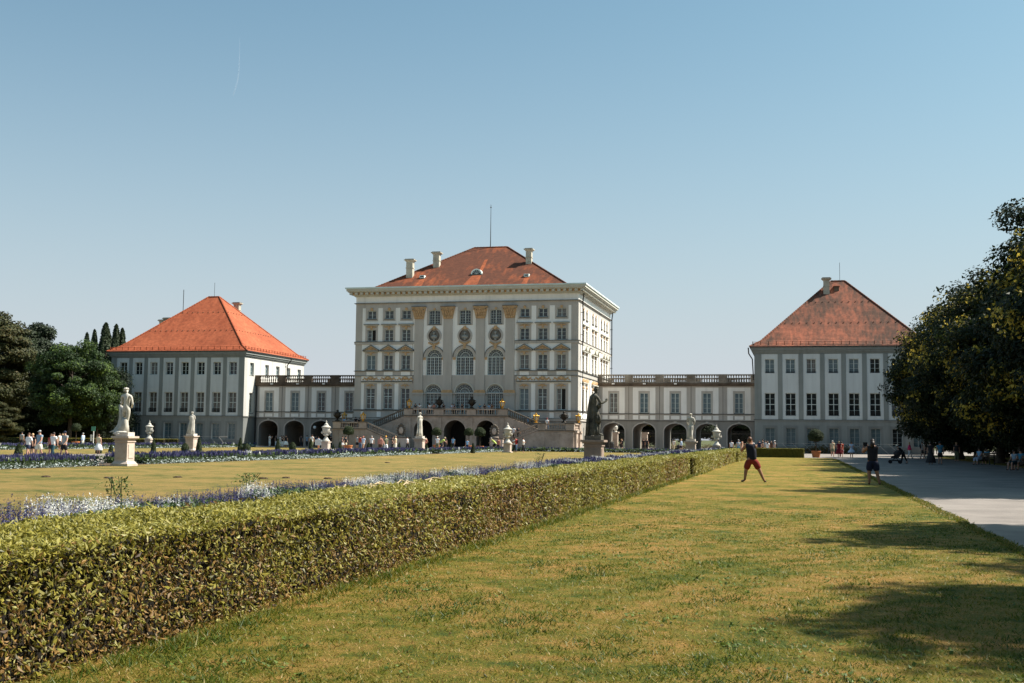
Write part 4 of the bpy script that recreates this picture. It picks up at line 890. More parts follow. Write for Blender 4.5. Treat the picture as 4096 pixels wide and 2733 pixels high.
def body(pose, mat_, H, fingers=False, build=1.):
    J = jo(pose); E_ = list(E0); nodes = {k: tuple(c * H for c in v) for k, v in J.items()}; R = {}
    for n in nodes:
        r = rad_of(n); r = r if isinstance(r, tuple) else (r, r); k = H * (build if n in ('pelvis', 'waist', 'chest', 'hiL', 'hiR', 'knL', 'knR') or n[:2] in ('sh', 'el') else 1); R[n] = (r[0] * k, r[1] * k)
    if fingers:
        for s in 'LR':
            h = Vector(nodes['ha' + s]); w = Vector(nodes['wr' + s]); d = (h - w).normalized(); side = Vector((1, 0, 0)); cr = d.cross(side).normalized()
            for i, (o, L) in enumerate(((-.026, .066), (-.009, .076), (.009, .071), (.025, .056))):
                a = h + side * o + d * .02; b = a + d * L * .55 + cr * .012; c = b + d * L * .4 + cr * .028
                for nm, p, r in ((f'f{s}{i}a', a, .0095), (f'f{s}{i}b', b, .0085), (f'f{s}{i}c', c, .0072)): nodes[nm] = tuple(p); R[nm] = (r, r)
                E_ += [('ha' + s, f'f{s}{i}a'), (f'f{s}{i}a', f'f{s}{i}b'), (f'f{s}{i}b', f'f{s}{i}c')]
            t = w.lerp(h, .45) + side * (.035 if s == 'L' else -.035); t2 = t + d * .035 + side * (.018 if s == 'L' else -.018) + cr * .02
            nodes['t' + s] = tuple(t); nodes['u' + s] = tuple(t2); R['t' + s] = (.011, .011); R['u' + s] = (.0085, .0085); E_ += [('wr' + s, 't' + s), ('t' + s, 'u' + s)]
    return skin_mesh(('b', pose, mat_.name, round(H, 2), fingers, build), nodes, E_, R, [mat_])
def lerp3(a, b, t): return tuple(x + (y - x) * t for x, y in zip(a, b))
def top_mesh(pose, H, m, sleeve=.55, fat=1.):
    J = jo(pose); nodes = {}; p_, w_ = J['pelvis'], J['waist']; nodes['pelvis'] = tuple(a - (b - a) * .9 for a, b in zip(p_, w_)); nodes['waist'] = J['waist']; nodes['chest'] = J['chest']; nodes['neckb'] = J['neckb']; nodes['col'] = lerp3(J['neckb'], J['neck'], .3)
    E_ = [('pelvis', 'waist'), ('waist', 'chest'), ('chest', 'neckb'), ('neckb', 'col')]
    R = dict(pelvis=(.108 * fat, .086 * fat), waist=(.096 * fat, .078 * fat), chest=(.112 * (fat + 1) / 2, .086), neckb=(.066, .058), col=(.042, .042))
    for s in 'LR':
        nodes['sh' + s] = J['sh' + s]; E_.append(('neckb', 'sh' + s)); R['sh' + s] = (.052, .052) if sleeve > .2 else (.046, .048)
        if sleeve > .2:
            nodes['m' + s] = lerp3(J['sh' + s], J['el' + s], min(1, sleeve)); E_.append(('sh' + s, 'm' + s)); R['m' + s] = (.042, .042)
            if sleeve > 1: nodes['e' + s] = lerp3(J['el' + s], J['wr' + s], .9); E_.append(('m' + s, 'e' + s)); R['e' + s] = (.028, .028)
    return skin_mesh(('t', pose, round(H, 2), m.name, sleeve, fat), {k: tuple(c * H for c in v) for k, v in nodes.items()}, E_, {k: tuple(c * H for c in v) for k, v in R.items()}, [m])
def low_mesh(pose, H, m, leg=.8, fat=1.):
    J = jo(pose); nodes = dict(w=lerp3(J['pelvis'], J['waist'], .55), pelvis=J['pelvis']); E_ = [('w', 'pelvis')]; R = dict(w=(.094 * fat, .076 * fat), pelvis=(.104 * fat, .084 * fat))
    for s in 'LR':
        nodes['hi' + s] = J['hi' + s]; E_.append(('pelvis', 'hi' + s)); R['hi' + s] = (.076 * fat, .08 * fat)
        t = min(1., leg); nodes['a' + s] = lerp3(J['hi' + s], J['kn' + s], t); E_.append(('hi' + s, 'a' + s)); R['a' + s] = (.056 * fat, .060 * fat) if leg <= 1 else (.052, .052)
        if leg > 1: nodes['c' + s] = lerp3(J['kn' + s], J['an' + s], leg - 1); E_.append(('a' + s, 'c' + s)); R['c' + s] = (.034, .036)
    return skin_mesh(('l', pose, round(H, 2), m.name, leg, fat), {k: tuple(c * H for c in v) for k, v in nodes.items()}, E_, {k: tuple(c * H for c in v) for k, v in R.items()}, [m])
def skirt_mesh(pose, H, m, hem, flare=.12):
    J = jo(pose); mb = MB(); px, py, _ = J['pelvis']; zw = J['waist'][2]
    prof = [(.076, zw + .02), (.082, zw - .04), (.10, zw - .1), (.10 + flare * .5, (zw + hem) / 2), (.10 + flare, hem + .01), (.10 + flare - .008, hem)]
    mb.lathe([(r * H, z * H) for r, z in prof], (px * H, py * H, 0), 16, m, sy=.85, wob=lambda a, z: 1 + .06 * sin(a * 6 + z * 4) * max(0, min(1, (zw * H - z) * 3)))
    return mb.mesh('skirt', smooth=True)
NP = [0]
def person(x, y, z, rz, label, pose='stand', top='white', low='black', leg=.8, sleeve=.55, hair='d', hat=None, skirt=None, H=1.72, sk=skin, bag=None, fat=1., group='visitors in the palace garden', fingers=False, long=False, cat='person', shoes='dark', extra=None):
    NP[0] += 1
    T = thing('person', label, cat, (x, y, z), rz, group)
    link('body', body(pose, sk, H, fingers, fat), T)
    if skirt is None or low != top:
        link('shirt', top_mesh(pose, H, CL[top], sleeve, fat), T)
    else: link('dress', top_mesh(pose, H, CL[top], sleeve, fat), T)
    if skirt is not None: link('skirt', skirt_mesh(pose, H, CL[low], skirt), T)
    else: link('trousers' if leg > 1 else 'shorts', low_mesh(pose, H, CL[low], leg, fat), T)
    J = jo(pose); c = Vector(J['head']).lerp(Vector(J['crown']), .55) * H; up = (Vector(J['crown']) - Vector(J['head'])).normalized()
    mb = MB(); mb.ball(c + Vector((0, -.016, .022)), .078 * H / 1.0 * .78, HAIR[hair], 10, (.84, 1.0, .92), .05)
    if long: mb.tube([c + Vector((0, -.05, .02)), c + Vector((0, -.085, -.09)), c + Vector((0, -.09, -.24))], [.085, .09, .05], 9, HAIR[hair])
    link('hair', mb.mesh('hair', smooth=True), T)
    mb = MB(); f = c + Vector((0, .078, -.03)); mb.ball(f, .013, sk, 6, (.8, 1.3, 1.3))      # nose, eyes, mouth
    for s in (-1, 1): mb.ball(f + Vector((s * .03, -.012, .03)), .009, hair_d, 6); mb.ball(c + Vector((s * .078, .0, -.02)), .018, sk, 6, (.5, 1, 1.5))
    mb.ball(f + Vector((0, -.012, -.038)), .016, CL['rust'], 6, (1.2, .5, .4)); link('face', mb.mesh('face'), T)
    if hat:
        mb = MB(); h0 = c + Vector((0, 0, .03)); mb.lathe([(.092, -.01), (.094, .03), (.08, .07), (.045, .092), (.01, .097)], h0, 12, CL[hat])
        mb.ball(h0 + Vector((0, .11, -.002)), .075, CL[hat], 8, (.95, 1, .12)); link('cap', mb.mesh('cap', smooth=True), T)
    mb = MB()
    for s in 'LR':
        a, t = Vector(J['an' + s]) * H, Vector(J['to' + s]) * H; d = t - a; d.z = 0
        mb.ball(Vector((a.x + d.x * .55, a.y + d.y * .55, max(.035, t.z + .01))), .075, CL[shoes], 8, (.55 + abs(d.x) * 2.2, .7 + abs(d.y) * 3, .45))
    link('shoes', mb.mesh('shoes', smooth=True), T)
    if bag:
        mb = MB(); w = Vector(J['chest']) * H
        if bag[0] == 'back': mb.ball(w + Vector((0, -.17, -.02)), .2, CL[bag[1]], 9, (.75, .5, 1.1)); mb.tube([w + Vector((-.09, -.1, .13)), w + Vector((-.1, .1, .1)), w + Vector((-.1, .09, -.1))], .02, 5, CL[bag[1]]); mb.tube([w + Vector((.09, -.1, .13)), w + Vector((.1, .1, .1)), w + Vector((.1, .09, -.1))], .02, 5, CL[bag[1]]); nm = 'backpack'
        else:
            q = Vector(J['haR']) * H; mb.box(q.x - .03, q.x + .03, q.y - .14, q.y + .14, q.z - .42, q.z - .1, CL[bag[1]]); mb.tube([q + Vector((0, -.1, -.1)), q, q + Vector((0, .1, -.1))], .01, 4, CL[bag[1]]); nm = 'bag'
        link(nm, mb.mesh(nm, smooth=bag[0] == 'back'), T)
    if extra: extra(T, J, H)
    return T

# ---------------------------------------------------------------- garden sculpture
def drape(mb, pts, rs, m, folds=7, depth=.16, n=28, sy=.8, ph=0.):
    """hanging cloth: closed rings with deep folds running down it"""
    vs = []; fs = []
    for k, (p, r) in enumerate(zip(pts, rs)):
        for i in range(n):
            a = 2 * pi * i / n; q = r * (1 + depth * sin(a * folds + ph + .5 * k * .3) + depth * .4 * sin(a * (folds * 2 + 1) + k))
            vs.append((p[0] + q * cos(a), p[1] + q * sin(a) * sy, p[2]))
    for k in range(len(pts) - 1):
        for i in range(n): j = (i + 1) % n; fs.append((k * n + i, k * n + j, (k + 1) * n + j, (k + 1) * n + i))
    fs.append(tuple(range(n - 1, -1, -1))); fs.append(tuple((len(pts) - 1) * n + i for i in range(n))); mb.add(vs, fs, m)
def pedestal(mb, w, h, m):
    mb.cbox((0, 0), w + .26, w + .26, 0, .14, m); mb.hexa([(sx * (w / 2 + .11), sy * (w / 2 + .11), .14) for sx, sy in ((-1, -1), (1, -1), (1, 1), (-1, 1))], [(sx * (w / 2), sy * (w / 2), .28) for sx, sy in ((-1, -1), (1, -1), (1, 1), (-1, 1))], m)
    mb.cbox((0, 0), w, w, .28, h - .3, m)
    for s in (-1, 1):
        mb.box(-w * .33, w * .33, s * w / 2 - .025, s * w / 2 + .025, .42, h - .42, m); mb.box(s * w / 2 - .025, s * w / 2 + .025, -w * .33, w * .33, .42, h - .42, m)
    mb.cbox((0, 0), w + .08, w + .08, h - .3, h - .24, m); mb.cbox((0, 0), w + .02, w + .02, h - .24, h - .17, m)
    mb.cbox((0, 0), w + .16, w + .16, h - .17, h - .1, m); mb.cbox((0, 0), w + .3, w + .3, h - .1, h, m)
SPOSE = {
 'herm': dict(J0, pelvis=(.01, 0, .52), waist=(.0, .0, .61), chest=(.015, .01, .725), neckb=(.0, 0, .82), neck=(-.01, .0, .86), head=(-.02, .012, .905), crown=(-.025, .02, .945), shL=(-.115, 0, .80), elL=(-.115, .03, .64), wrL=(-.20, .12, .655), haL=(-.235, .14, .665),
             shR=(.11, 0, .79), elR=(.13, .03, .62), wrR=(.06, .13, .56), haR=(.03, .15, .55), hiL=(-.05, .01, .485), knL=(-.10, .06, .29), anL=(.0, .05, .045), toL=(-.03, .13, .02), hiR=(.06, 0, .49), knR=(.025, .02, .28), anR=(.0, -.03, .045), toR=(.05, .05, .02)),
 'godd': dict(J0, neck=(.01, .02, .86), head=(.02, .04, .905), crown=(.015, .035, .945), elR=(.14, .07, .66), wrR=(.17, .19, .72), haR=(.17, .20, .775), elL=(-.13, .02, .64), wrL=(-.05, .13, .6), haL=(-.01, .15, .59), knR=(.06, .08, .28), anR=(.08, .06, .045), toR=(.11, .15, .02)),
 'robe': dict(J0, elL=(-.13, .02, .65), wrL=(-.04, .12, .68), haL=(.0, .13, .7), elR=(.13, .03, .65), wrR=(.07, .14, .71), haR=(.06, .16, .74)),
 'apol': dict(J0, elR=(.16, -.02, .67), wrR=(.13, .05, .58), haR=(.1, .07, .56), elL=(-.14, .03, .65), wrL=(-.1, .1, .52), haL=(-.09, .12, .47), knL=(-.06, .05, .28), anL=(-.05, .0, .045), hiR=(.06, 0, .5), anR=(.05, -.03, .045)),
}
for k, v in SPOSE.items(): POSES[k] = v
def statue(x, y, kind, label, H=2.15, ph=1.53, m=marble, pm=ped_pink, rz=0., w=.82, group='garden statues on tall pedestals'):
    T = thing('marble_statue', label, 'statue', (x, y, 0), 0, group)
    mb = MB(); pedestal(mb, w, ph, pm); link('pedestal', mb.mesh('pedestal'), T)
    mb = MB(); mb.cbox((0, 0), w * .98, w * .9, ph + .002, ph + .2, m)
    if kind == 'herm': mb.ball((-.25, 0, ph + .14), .45, m, 9, (1.0, .8, .32), .12)
    link('plinth', mb.mesh('plinth'), T)
    z0 = ph + .19; me = body(kind, m, H, False, 1.0); o = link('figure', me, T, (0, 0, z0)); o.rotation_euler.z = rz
    J = jo(kind); c = Vector(J['head']).lerp(Vector(J['crown']), .6) * H
    def sub(nm, mb): q = link(nm, mb.mesh(nm, smooth=True), T, (0, 0, z0)); q.rotation_euler.z = rz; return q
    mb = MB(); mb.ball(c + Vector((0, -.01, .03)), .115, m, 10, (.95, 1.05, .95), .16)
    for k in range(16): a = 2 * pi * k / 16; mb.ball(c + Vector((.09 * cos(a), .1 * sin(a) - .01, .06 + .02 * (k % 2))), .04, m, 6, (1, 1, 1), .2)
    if kind == 'godd': mb.lathe([(.10, 0), (.12, .04), (.1, .1), (.13, .15)], c + Vector((0, 0, .04)), 9, m, wob=lambda a, z: 1 + .15 * sin(a * 4))
    sub('hair', mb)
    mb = MB()
    if kind == 'herm':     # lion skin on a tree stump beside the leg, cloth over the left arm
        mb.tube([(-.30, .05, -.02), (-.22, .05, .3), (-.17, .05, .55), (-.2, .07, .8)], [.24, .15, .1, .07], 9, m, 1.)
        drape(mb, [(-.52 + .0, .25, 1.42), (-.44, .2, 1.25), (-.38, .16, 1.0), (-.34, .12, .7), (-.36, .1, .4), (-.46, .06, .12), (-.62, .02, .0)], [.05, .08, .09, .10, .13, .2, .28], m, 5, .2)
        mb.tube([(-.06, .1, .0), (-.02, .03, .3), (-.02, .0, .62), (.0, .02, .72)], [.2, .17, .15, .08], 9, m); mb.tube([(-.42, .22, 1.3), (-.2, .16, 1.12), (-.02, .05, .85)], [.08, .12, .1], 8, m)
    if kind == 'godd':
        drape(mb, [(0, .0, 0.02), (-.02, 0, .35), (-.02, .0, .7), (.0, .02, 1.0), (0, .02, 1.22), (0, .02, 1.38)], [.24, .22, .20, .18, .155, .15], m, 6, .2)
        drape(mb, [(-.25, -.14, 0.), (-.21, -.15, .5), (-.17, -.14, 1.0), (-.13, -.12, 1.45), (-.08, -.11, 1.75), (-.02, -.07, 1.98)], [.15, .13, .12, .12, .10, .07], m, 5, .22)
        mb.tube([(-.24, .05, 1.3), (-.05, .2, 1.33), (.16, .17, 1.42), (.28, .1, 1.5)], [.1, .13, .11, .07], 8, m); mb.ball((.37, .45, 1.72), .07, m, 7)
        drape(mb, [(.12, .12, .62), (.12, .1, .9), (.06, .08, 1.2)], [.18, .16, .1], m, 4, .2)
    if kind == 'robe':
        drape(mb, [(-.05, 0, 0.0), (-.03, 0, .4), (0, 0, .8), (0, 0, 1.15), (0, .0, 1.4), (0, 0, 1.62), (0, 0, 1.72)], [.34, .28, .25, .23, .23, .24, .15], m, 8, .12)
        drape(mb, [(-.32, -.05, 0), (-.26, -.05, .4), (-.2, -.04, .8), (-.14, -.02, 1.2)], [.14, .13, .12, .1], m, 4, .2)
    if kind == 'apol':
        drape(mb, [(-.02, -.05, .0), (-.04, -.07, .4), (-.04, -.06, .8), (-.03, -.02, 1.05), (0, 0, 1.2)], [.22, .2, .2, .2, .19], m, 6, .16)
        mb.tube([(-.2, 0, .0), (-.2, -.02, .5), (-.18, -.02, .8)], [.14, .11, .08], 8, m)
    sub('drapery', mb); return T
def stone_urn(x, y, label, s=1., m=marble, pm=ped_pink, ph=1.05):
    T = thing('stone_urn', label, 'urn', (x, y, 0), 0, 'lidded stone urns on pedestals')
    mb = MB(); mb.cbox((0, 0), 1.0 * s, 1.0 * s, 0, .13, pm); mb.cbox((0, 0), .72 * s, .72 * s, .13, ph - .1, pm); mb.cbox((0, 0), .88 * s, .88 * s, ph - .1, ph, pm)
    for q in (-1, 1): mb.box(-.22, .22, q * .36 * s - .02, q * .36 * s + .02, .25, ph - .2, pm); mb.box(q * .36 * s - .02, q * .36 * s + .02, -.22, .22, .25, ph - .2, pm)
    link('pedestal', mb.mesh('pedestal'), T)
    mb = MB(); w8 = lambda a, z: 1 + .05 * abs(sin(a * 6)) * (1 if 1.5 < z < 1.85 else 0)
    mb.lathe([(r * s * .84, z * s + ph) for r, z in ((.5, 0), (.5, .12), (.34, .2), (.30, .3), (.16, .46), (.13, .54), (.2, .6), (.34, .66), (.37, .76), (.30, .82), (.42, .9), (.46, 1.25), (.49, 1.42), (.47, 1.45))], (0, 0, 0), 20, m, wob=w8)
    for q in (-1, 1): mb.ball((q * .42 * s, 0, ph + .95 * s), .13 * s, m, 7, (1, 1, 1), .15); mb.tube([(q * .4 * s, 0, ph + .8 * s), (q * .5 * s, 0, ph + 1.0 * s), (q * .48 * s, 0, ph + 1.2 * s)], [.05, .08, .05], 6, m)
    link('bowl', mb.mesh('bowl', smooth=True), T)
    mb = MB(); mb.lathe([(r * s * .84, z * s + ph) for r, z in ((.58, 1.455), (.6, 1.5), (.52, 1.56), (.34, 1.66), (.25, 1.74), (.28, 1.78), (.19, 1.86), (.09, 1.94), (.06, 2.0), (.1, 2.07), (.04, 2.16), (.01, 2.24))], (0, 0, 0), 20, m)
    link('lid', mb.mesh('lid', smooth=True), T); return T

statue(onY(499, 53.6), 53.6, 'herm', 'bright white nude statue seen from behind, on a pink pedestal beside the left flowers', H=2.3, rz=.0, m=marble, w=.70)
statue(onY(765, 104), 104, 'robe', 'white draped statue before the left orange-roofed pavilion', H=2.15, rz=.2)
statue(onY(1678, 110), 110, 'robe', 'narrow robed statue with a raised head, before the middle of the double staircase', H=2.35, rz=.9)
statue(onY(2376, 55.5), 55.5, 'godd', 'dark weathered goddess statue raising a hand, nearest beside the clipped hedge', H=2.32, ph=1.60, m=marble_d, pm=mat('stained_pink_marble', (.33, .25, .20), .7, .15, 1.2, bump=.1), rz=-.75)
statue(onY(2763, 105), 105, 'apol', 'nude white statue with hand on hip, before the right gallery arches', H=2.3, rz=0.)
stone_urn(onY(595, 128), 128, 'tall stone urn with a dark lid, just right of the bright nude statue')
stone_urn(onY(1303, 118), 118, 'stone urn left of the staircase, before the dark left arches', 1.02)
stone_urn(onY(2030, 128), 128, 'stone urn before the right foot of the double staircase', 1.04)
stone_urn(onY(2866, 126), 126, 'stone urn before the right gallery, beside the hedge end', 1.0)
# ================================================================ ground
def sheet(name, x0, x1, y0, y1, z, m, label=None):
    mb = MB(); mb.add([(x0, y0, z), (x1, y0, z), (x1, y1, z), (x0, y1, z)], [(0, 1, 2, 3)], m); return mb.build(name, None, kind='structure')
mb = MB(); mb.add([(-3000, -600, -.06), (3000, -600, -.06), (3000, 5000, -.06), (-3000, 5000, -.06)], [(0, 1, 2, 3)], mat('far_meadow', (.10, .11, .04), .95, .2, .05)); mb.build('ground', None, kind='structure')
sheet('gravel_forecourt', -140, 60, -20, 260, -.0, gravel)
def lawn(name, poly, m, z=.03):
    mb = MB(); n = len(poly); mb.add([(x, y, z) for x, y in poly] + [(x, y, -.02) for x, y in poly], [tuple(range(n))] + [(i, (i + 1) % n, n + (i + 1) % n, n + i) for i in range(n)], m); return mb.build(name, None, kind='structure')
ed = []
random.seed(11)
for i in range(0, 121): y = -8 + i * 1.05; ed.append((3.25 + random.uniform(-.05, .05) + .03 * sin(y), min(y, 118.)))
lawn('lawn_strip', [(-6.2, -8)] + ed + [(-6.2, 118)], lawn_m)
lawn('inner_lawn', [(-33.9, 15), (-9.6, 15), (-9.6, 141), (-31, 141), (-33.9, 138)], lawn_i)
lawn('tree_lawn', [(14.8, 20), (70, 20), (70, 160), (19, 160), (14.8, 150)], lawn_m, .025)
lawn('left_lawn', [(-72, 40), (-55.5, 40), (-55.5, 150), (-72, 150)], lawn_i)
lawn('far_left_lawn', [(-125, 60), (-80, 60), (-80, 154), (-125, 154)], lawn_i)
for nm, x0, x1, y0, y1 in (('flower_bed_soil', -9.5, -6.4, 8, 141), ('flower_bed_soil', -37.6, -33.95, 30, 138), ('flower_bed_soil', -36.5, -9.55, 141.2, 144.2), ('flower_bed_soil', -76.5, -72.1, 60, 152)): sheet(nm, x0, x1, y0, y1, .035, earth)

# ---- numpy scatter helpers
rng = np.random.default_rng(5)
def leaves(P, N, size, asp=.55, jit=.6, fold=True):
    """one pointed leaf (two triangles, folded on the midrib) per point P with normal N"""
    n = len(P); N = N + rng.normal(0, jit, (n, 3)); N /= np.linalg.norm(N, axis=1, keepdims=True) + 1e-9
    a = rng.normal(0, 1, (n, 3)); a -= (a * N).sum(1, keepdims=True) * N; a /= np.linalg.norm(a, axis=1, keepdims=True) + 1e-9
    b = np.cross(N, a); s = np.asarray(size).reshape(-1, 1) * (rng.uniform(.65, 1.35, (n, 1)))
    tip = P + a * s * .5; base = P - a * s * .5; l = P + b * s * asp * .5 - N * s * .12; r = P - b * s * asp * .5 - N * s * .12
    V = np.empty((n, 2, 3, 3)); V[:, 0, 0] = base; V[:, 0, 1] = l; V[:, 0, 2] = tip; V[:, 1, 0] = base; V[:, 1, 1] = tip; V[:, 1, 2] = r
    return V.reshape(-1, 3)
def vnoise(P, f, seed=0):
    """cheap smooth noise 0..1"""
    o = np.zeros(len(P)); r = np.random.default_rng(seed)
    for k in range(5):
        d = r.normal(0, 1, 3) * f * (1.6 ** (k / 2)); o += np.sin(P @ d + r.uniform(0, 6.28)) / (1 + .3 * k)
    return 1 / (1 + np.exp(-o * 1.1))
def leaf_obj(name, P, N, size, m, tint, asp=.55, jit=.6, parent=None, core=None, **t):
    V = leaves(P, N, size, asp, jit); me = np_mesh(name, V, len(V) // 3, 3, [m], np.repeat(tint, 2)); return link(name, me, parent, **t)

# ---- clipped hedge
def hedge(x0, x1, y0, y1, h, label, near):
    """x1 is the sunlit side towards the lawn"""
    T = thing('clipped_hedge', label, 'hedge', ((x0 + x1) / 2, (y0 + y1) / 2, 0), 0, 'clipped hedges'); o = Vector(T['_o'])
    mb = MB(); mb.box(x0 + .22, x1 - .22, y0 + .15, y1 - .1, 0, h - .11, mat('shade_black_twigs', (.012, .009, .005), .95, .3, 9, bump=.8)); mb.build('twigs', T)  # twig core blackened to stand for shade between the leaves
    Ps, Ns, Ss, Ts = [], [], [], []
    seg = np.arange(y0, y1, 2.)
    for a in seg:
        b = min(a + 2., y1); d = max(6, (a + b) / 2); s = min(.15, .034 + d * .0011); dens = 2.0 / (s * s * .5)
        for face in range(4):
            if face == 0: A = (b - a) * h; n = int(A * dens); P = np.c_[np.full(n, x1), rng.uniform(a, b, n), rng.uniform(0, h, n)]; Nn = np.tile([1., 0, .35], (n, 1)); P[:, 0] += -np.abs(rng.normal(0, .085, n)) + .10 * (vnoise(P, 3., 1) - .5) + .10 * (vnoise(P, .8, 11) - .5)
            elif face == 1: A = (b - a) * (x1 - x0); n = int(A * dens * 1.1); P = np.c_[rng.uniform(x0, x1, n), rng.uniform(a, b, n), np.full(n, h)]; Nn = np.tile([.2, 0, 1.], (n, 1)); P[:, 2] += rng.normal(-.04, .022, n) + .06 * (vnoise(P, 2.5, 2) - .5) + .07 * (vnoise(P, .7, 12) - .5)
            elif face == 2: A = (b - a) * h; n = int(A * dens * .3); P = np.c_[np.full(n, x0), rng.uniform(a, b, n), rng.uniform(0, h, n)]; Nn = np.tile([-1., 0, .3], (n, 1))
            else:
                n = int((x1 - x0) * h * dens) if a == seg[0] or b >= y1 - 1e-6 else 0
                if not n: continue
                P = np.c_[rng.uniform(x0, x1, n), np.full(n, y0 if a == seg[0] else y1), rng.uniform(0, h, n)]; Nn = np.tile([0., -1. if a == seg[0] else 1, .3], (n, 1))
            if face == 1: t = .52 + .42 * rng.random(n) + .2 * (vnoise(P, 1.6, 3) - .5)
            else:
                dry = vnoise(P * np.array([1, 1, .8]), 1.15, 4); fine = vnoise(P, 7, 6)
                pd = np.clip(.34 + 1.0 * (dry - .5) + .5 * (fine - .5), 0.05, .92); brown = rng.random(n) < pd
                t = np.where(brown, rng.uniform(0, .30, n), rng.uniform(.30, .86, n) + .25 * (fine - .5)); far = min(1., max(0., (d - 25) / 40)); t = np.where(brown & (rng.random(n) > .45 * far), t, t + .14 * far)  # far leaves lightened: sunlit gold put into the tint
                t -= .06 * (P[:, 2] > h - .12)
            Ps.append(P); Ns.append(Nn); Ss.append(s * rng.choice([.75, 1., 1.45], n, p=[.35, .45, .2])); Ts.append(t)
    P = np.concatenate(Ps) - np.array(o); leaf_obj('foliage', P, np.concatenate(Ns), np.concatenate(Ss), leaf_hg, np.clip(np.concatenate(Ts), 0, 1), .45, .75, T)
    return T
hedge(-6.3, -4.80, 2.5, 54.3, .915, 'long clipped hedge, nearest stretch with brown patches, running from the left corner', True)
hedge(-6.3, -4.53, 54.75, 90.6, .87, 'clipped hedge stretch between the two narrow gaps, behind the man in red shorts', False)
hedge(-6.1, -4.34, 91.0, 114.5, .87, 'far short end of the clipped hedge beyond the second gap', False)
# cross hedge, its face to the camera in shade
T = thing('clipped_hedge', 'low dark hedge block across the far end of the right lawn', 'hedge', (-2.2, 119, 0), 0, 'clipped hedges'); o = np.array([-2.2, 119, 0])
mb = MB(); mb.box(-4.7, .45, 118.45, 119.75, 0, .86, mat('shade_black_twigs', (.045, .03, .016))); mb.build('twigs', T)
n = 16000; f = rng.random(n); P = np.c_[rng.uniform(-4.8, .55, n), np.where(f < .5, 118.4, rng.uniform(118.4, 119.8, n)), np.where(f < .5, rng.uniform(0, .9, n), .9)]; Nn = np.where((f < .5)[:, None], [0, -1., .2], [0, 0, 1.])
k = f > .9; P[k, 0] = .55; P[k, 2] = rng.uniform(0, .9, k.sum()); Nn[k] = [1, 0, .3]
leaf_obj('foliage', P - o, Nn, .10, leaf_hg, .35 + .3 * rng.random(n) + .15 * (f > .5), .5, .5, T)
def strip_hedge(x0, x1, y, h, label):
    T = thing('low_hedge', label, 'hedge', ((x0 + x1) / 2, y, 0), 0, 'thin low hedges at the left'); o = np.array([(x0 + x1) / 2, y, 0])
    mb = MB(); mb.box(x0, x1, y, y + .5, 0, h - .03, mat('shade_black_twigs', (.045, .03, .016))); mb.build('twigs', T)
    n = int((x1 - x0) * 330); f = rng.random(n); P = np.c_[rng.uniform(x0, x1, n), np.where(f < .5, y, rng.uniform(y, y + .5, n)), np.where(f < .5, rng.uniform(0, h, n), h)]
    leaf_obj('foliage', P - o, np.where((f < .5)[:, None], [0, -1., .3], [.2, 0, 1.]), .13, leaf_hg, .45 + .4 * rng.random(n), .5, .5, T)
strip_hedge(-112, -84.5, 146, .95, 'thin low yellow-green hedge line before the dark left trees'); strip_hedge(-101, -88, 156, .95, 'shorter thin hedge line behind the left statue')

# ---- flower beds
def spikes(P, h, w, m, tint, name, parent, n3=3):
    """upright flower candles: crossed slim diamonds with ragged edge"""
    n = len(P); V = []
    h = np.asarray(h) * rng.uniform(.7, 1.25, n); T_ = []
    for k in range(n3):
        a = rng.uniform(0, 6.28, n); d = np.c_[np.cos(a), np.sin(a), np.zeros(n)] * np.asarray(w).reshape(-1, 1)
        lean = rng.normal(0, .06, (n, 3)); lean[:, 2] = 0
        if n3 > 3: break
        for j, (z0, z1, ww) in enumerate(((0, .55, 1.), (.4, .85, .8), (.7, 1., .5))):
            c = P + lean * z0; b0 = c + np.c_[np.zeros((n, 2)), h * z0]; t = P + lean * z1 + np.c_[np.zeros((n, 2)), h * z1]
            off = rng.uniform(-.3, .3, (n, 1)) * d
            V.append(np.stack([b0 - d * ww + off, b0 + d * ww + off, t + off * .5], 1)); T_.append(tint)
    if n3 > 3:        # near candles: whorls of small florets round a stem, narrowing to the tip
        L = n3; t = np.tile(np.linspace(0, 1, L), n) + rng.uniform(-.02, .02, n * L); i = np.repeat(np.arange(n), L); a = rng.uniform(0, 6.28, n * L)
        lean = rng.normal(0, .10, (n, 3)) * h[:, None]; lean[:, 2] = h; wid = .019 * (1 - .75 * t) * (.8 + .5 * rng.random(n * L))
        c = P[i] + lean[i] * t[:, None] + np.c_[np.cos(a) * wid, np.sin(a) * wid, np.zeros(n * L)]
        q = rng.normal(0, 1, (n * L, 3, 3)) * (.011 * (1.1 - .5 * t))[:, None, None]; V = [c[:, None, :] + q]; T_ = [np.clip(tint[i] * .5 + .5 * rng.random(n * L), 0, 1)]
    V = np.concatenate(V).reshape(-1, 3); return link(name, np_mesh(name, V, len(V) // 3, 3, [m], np.concatenate(T_)), parent)
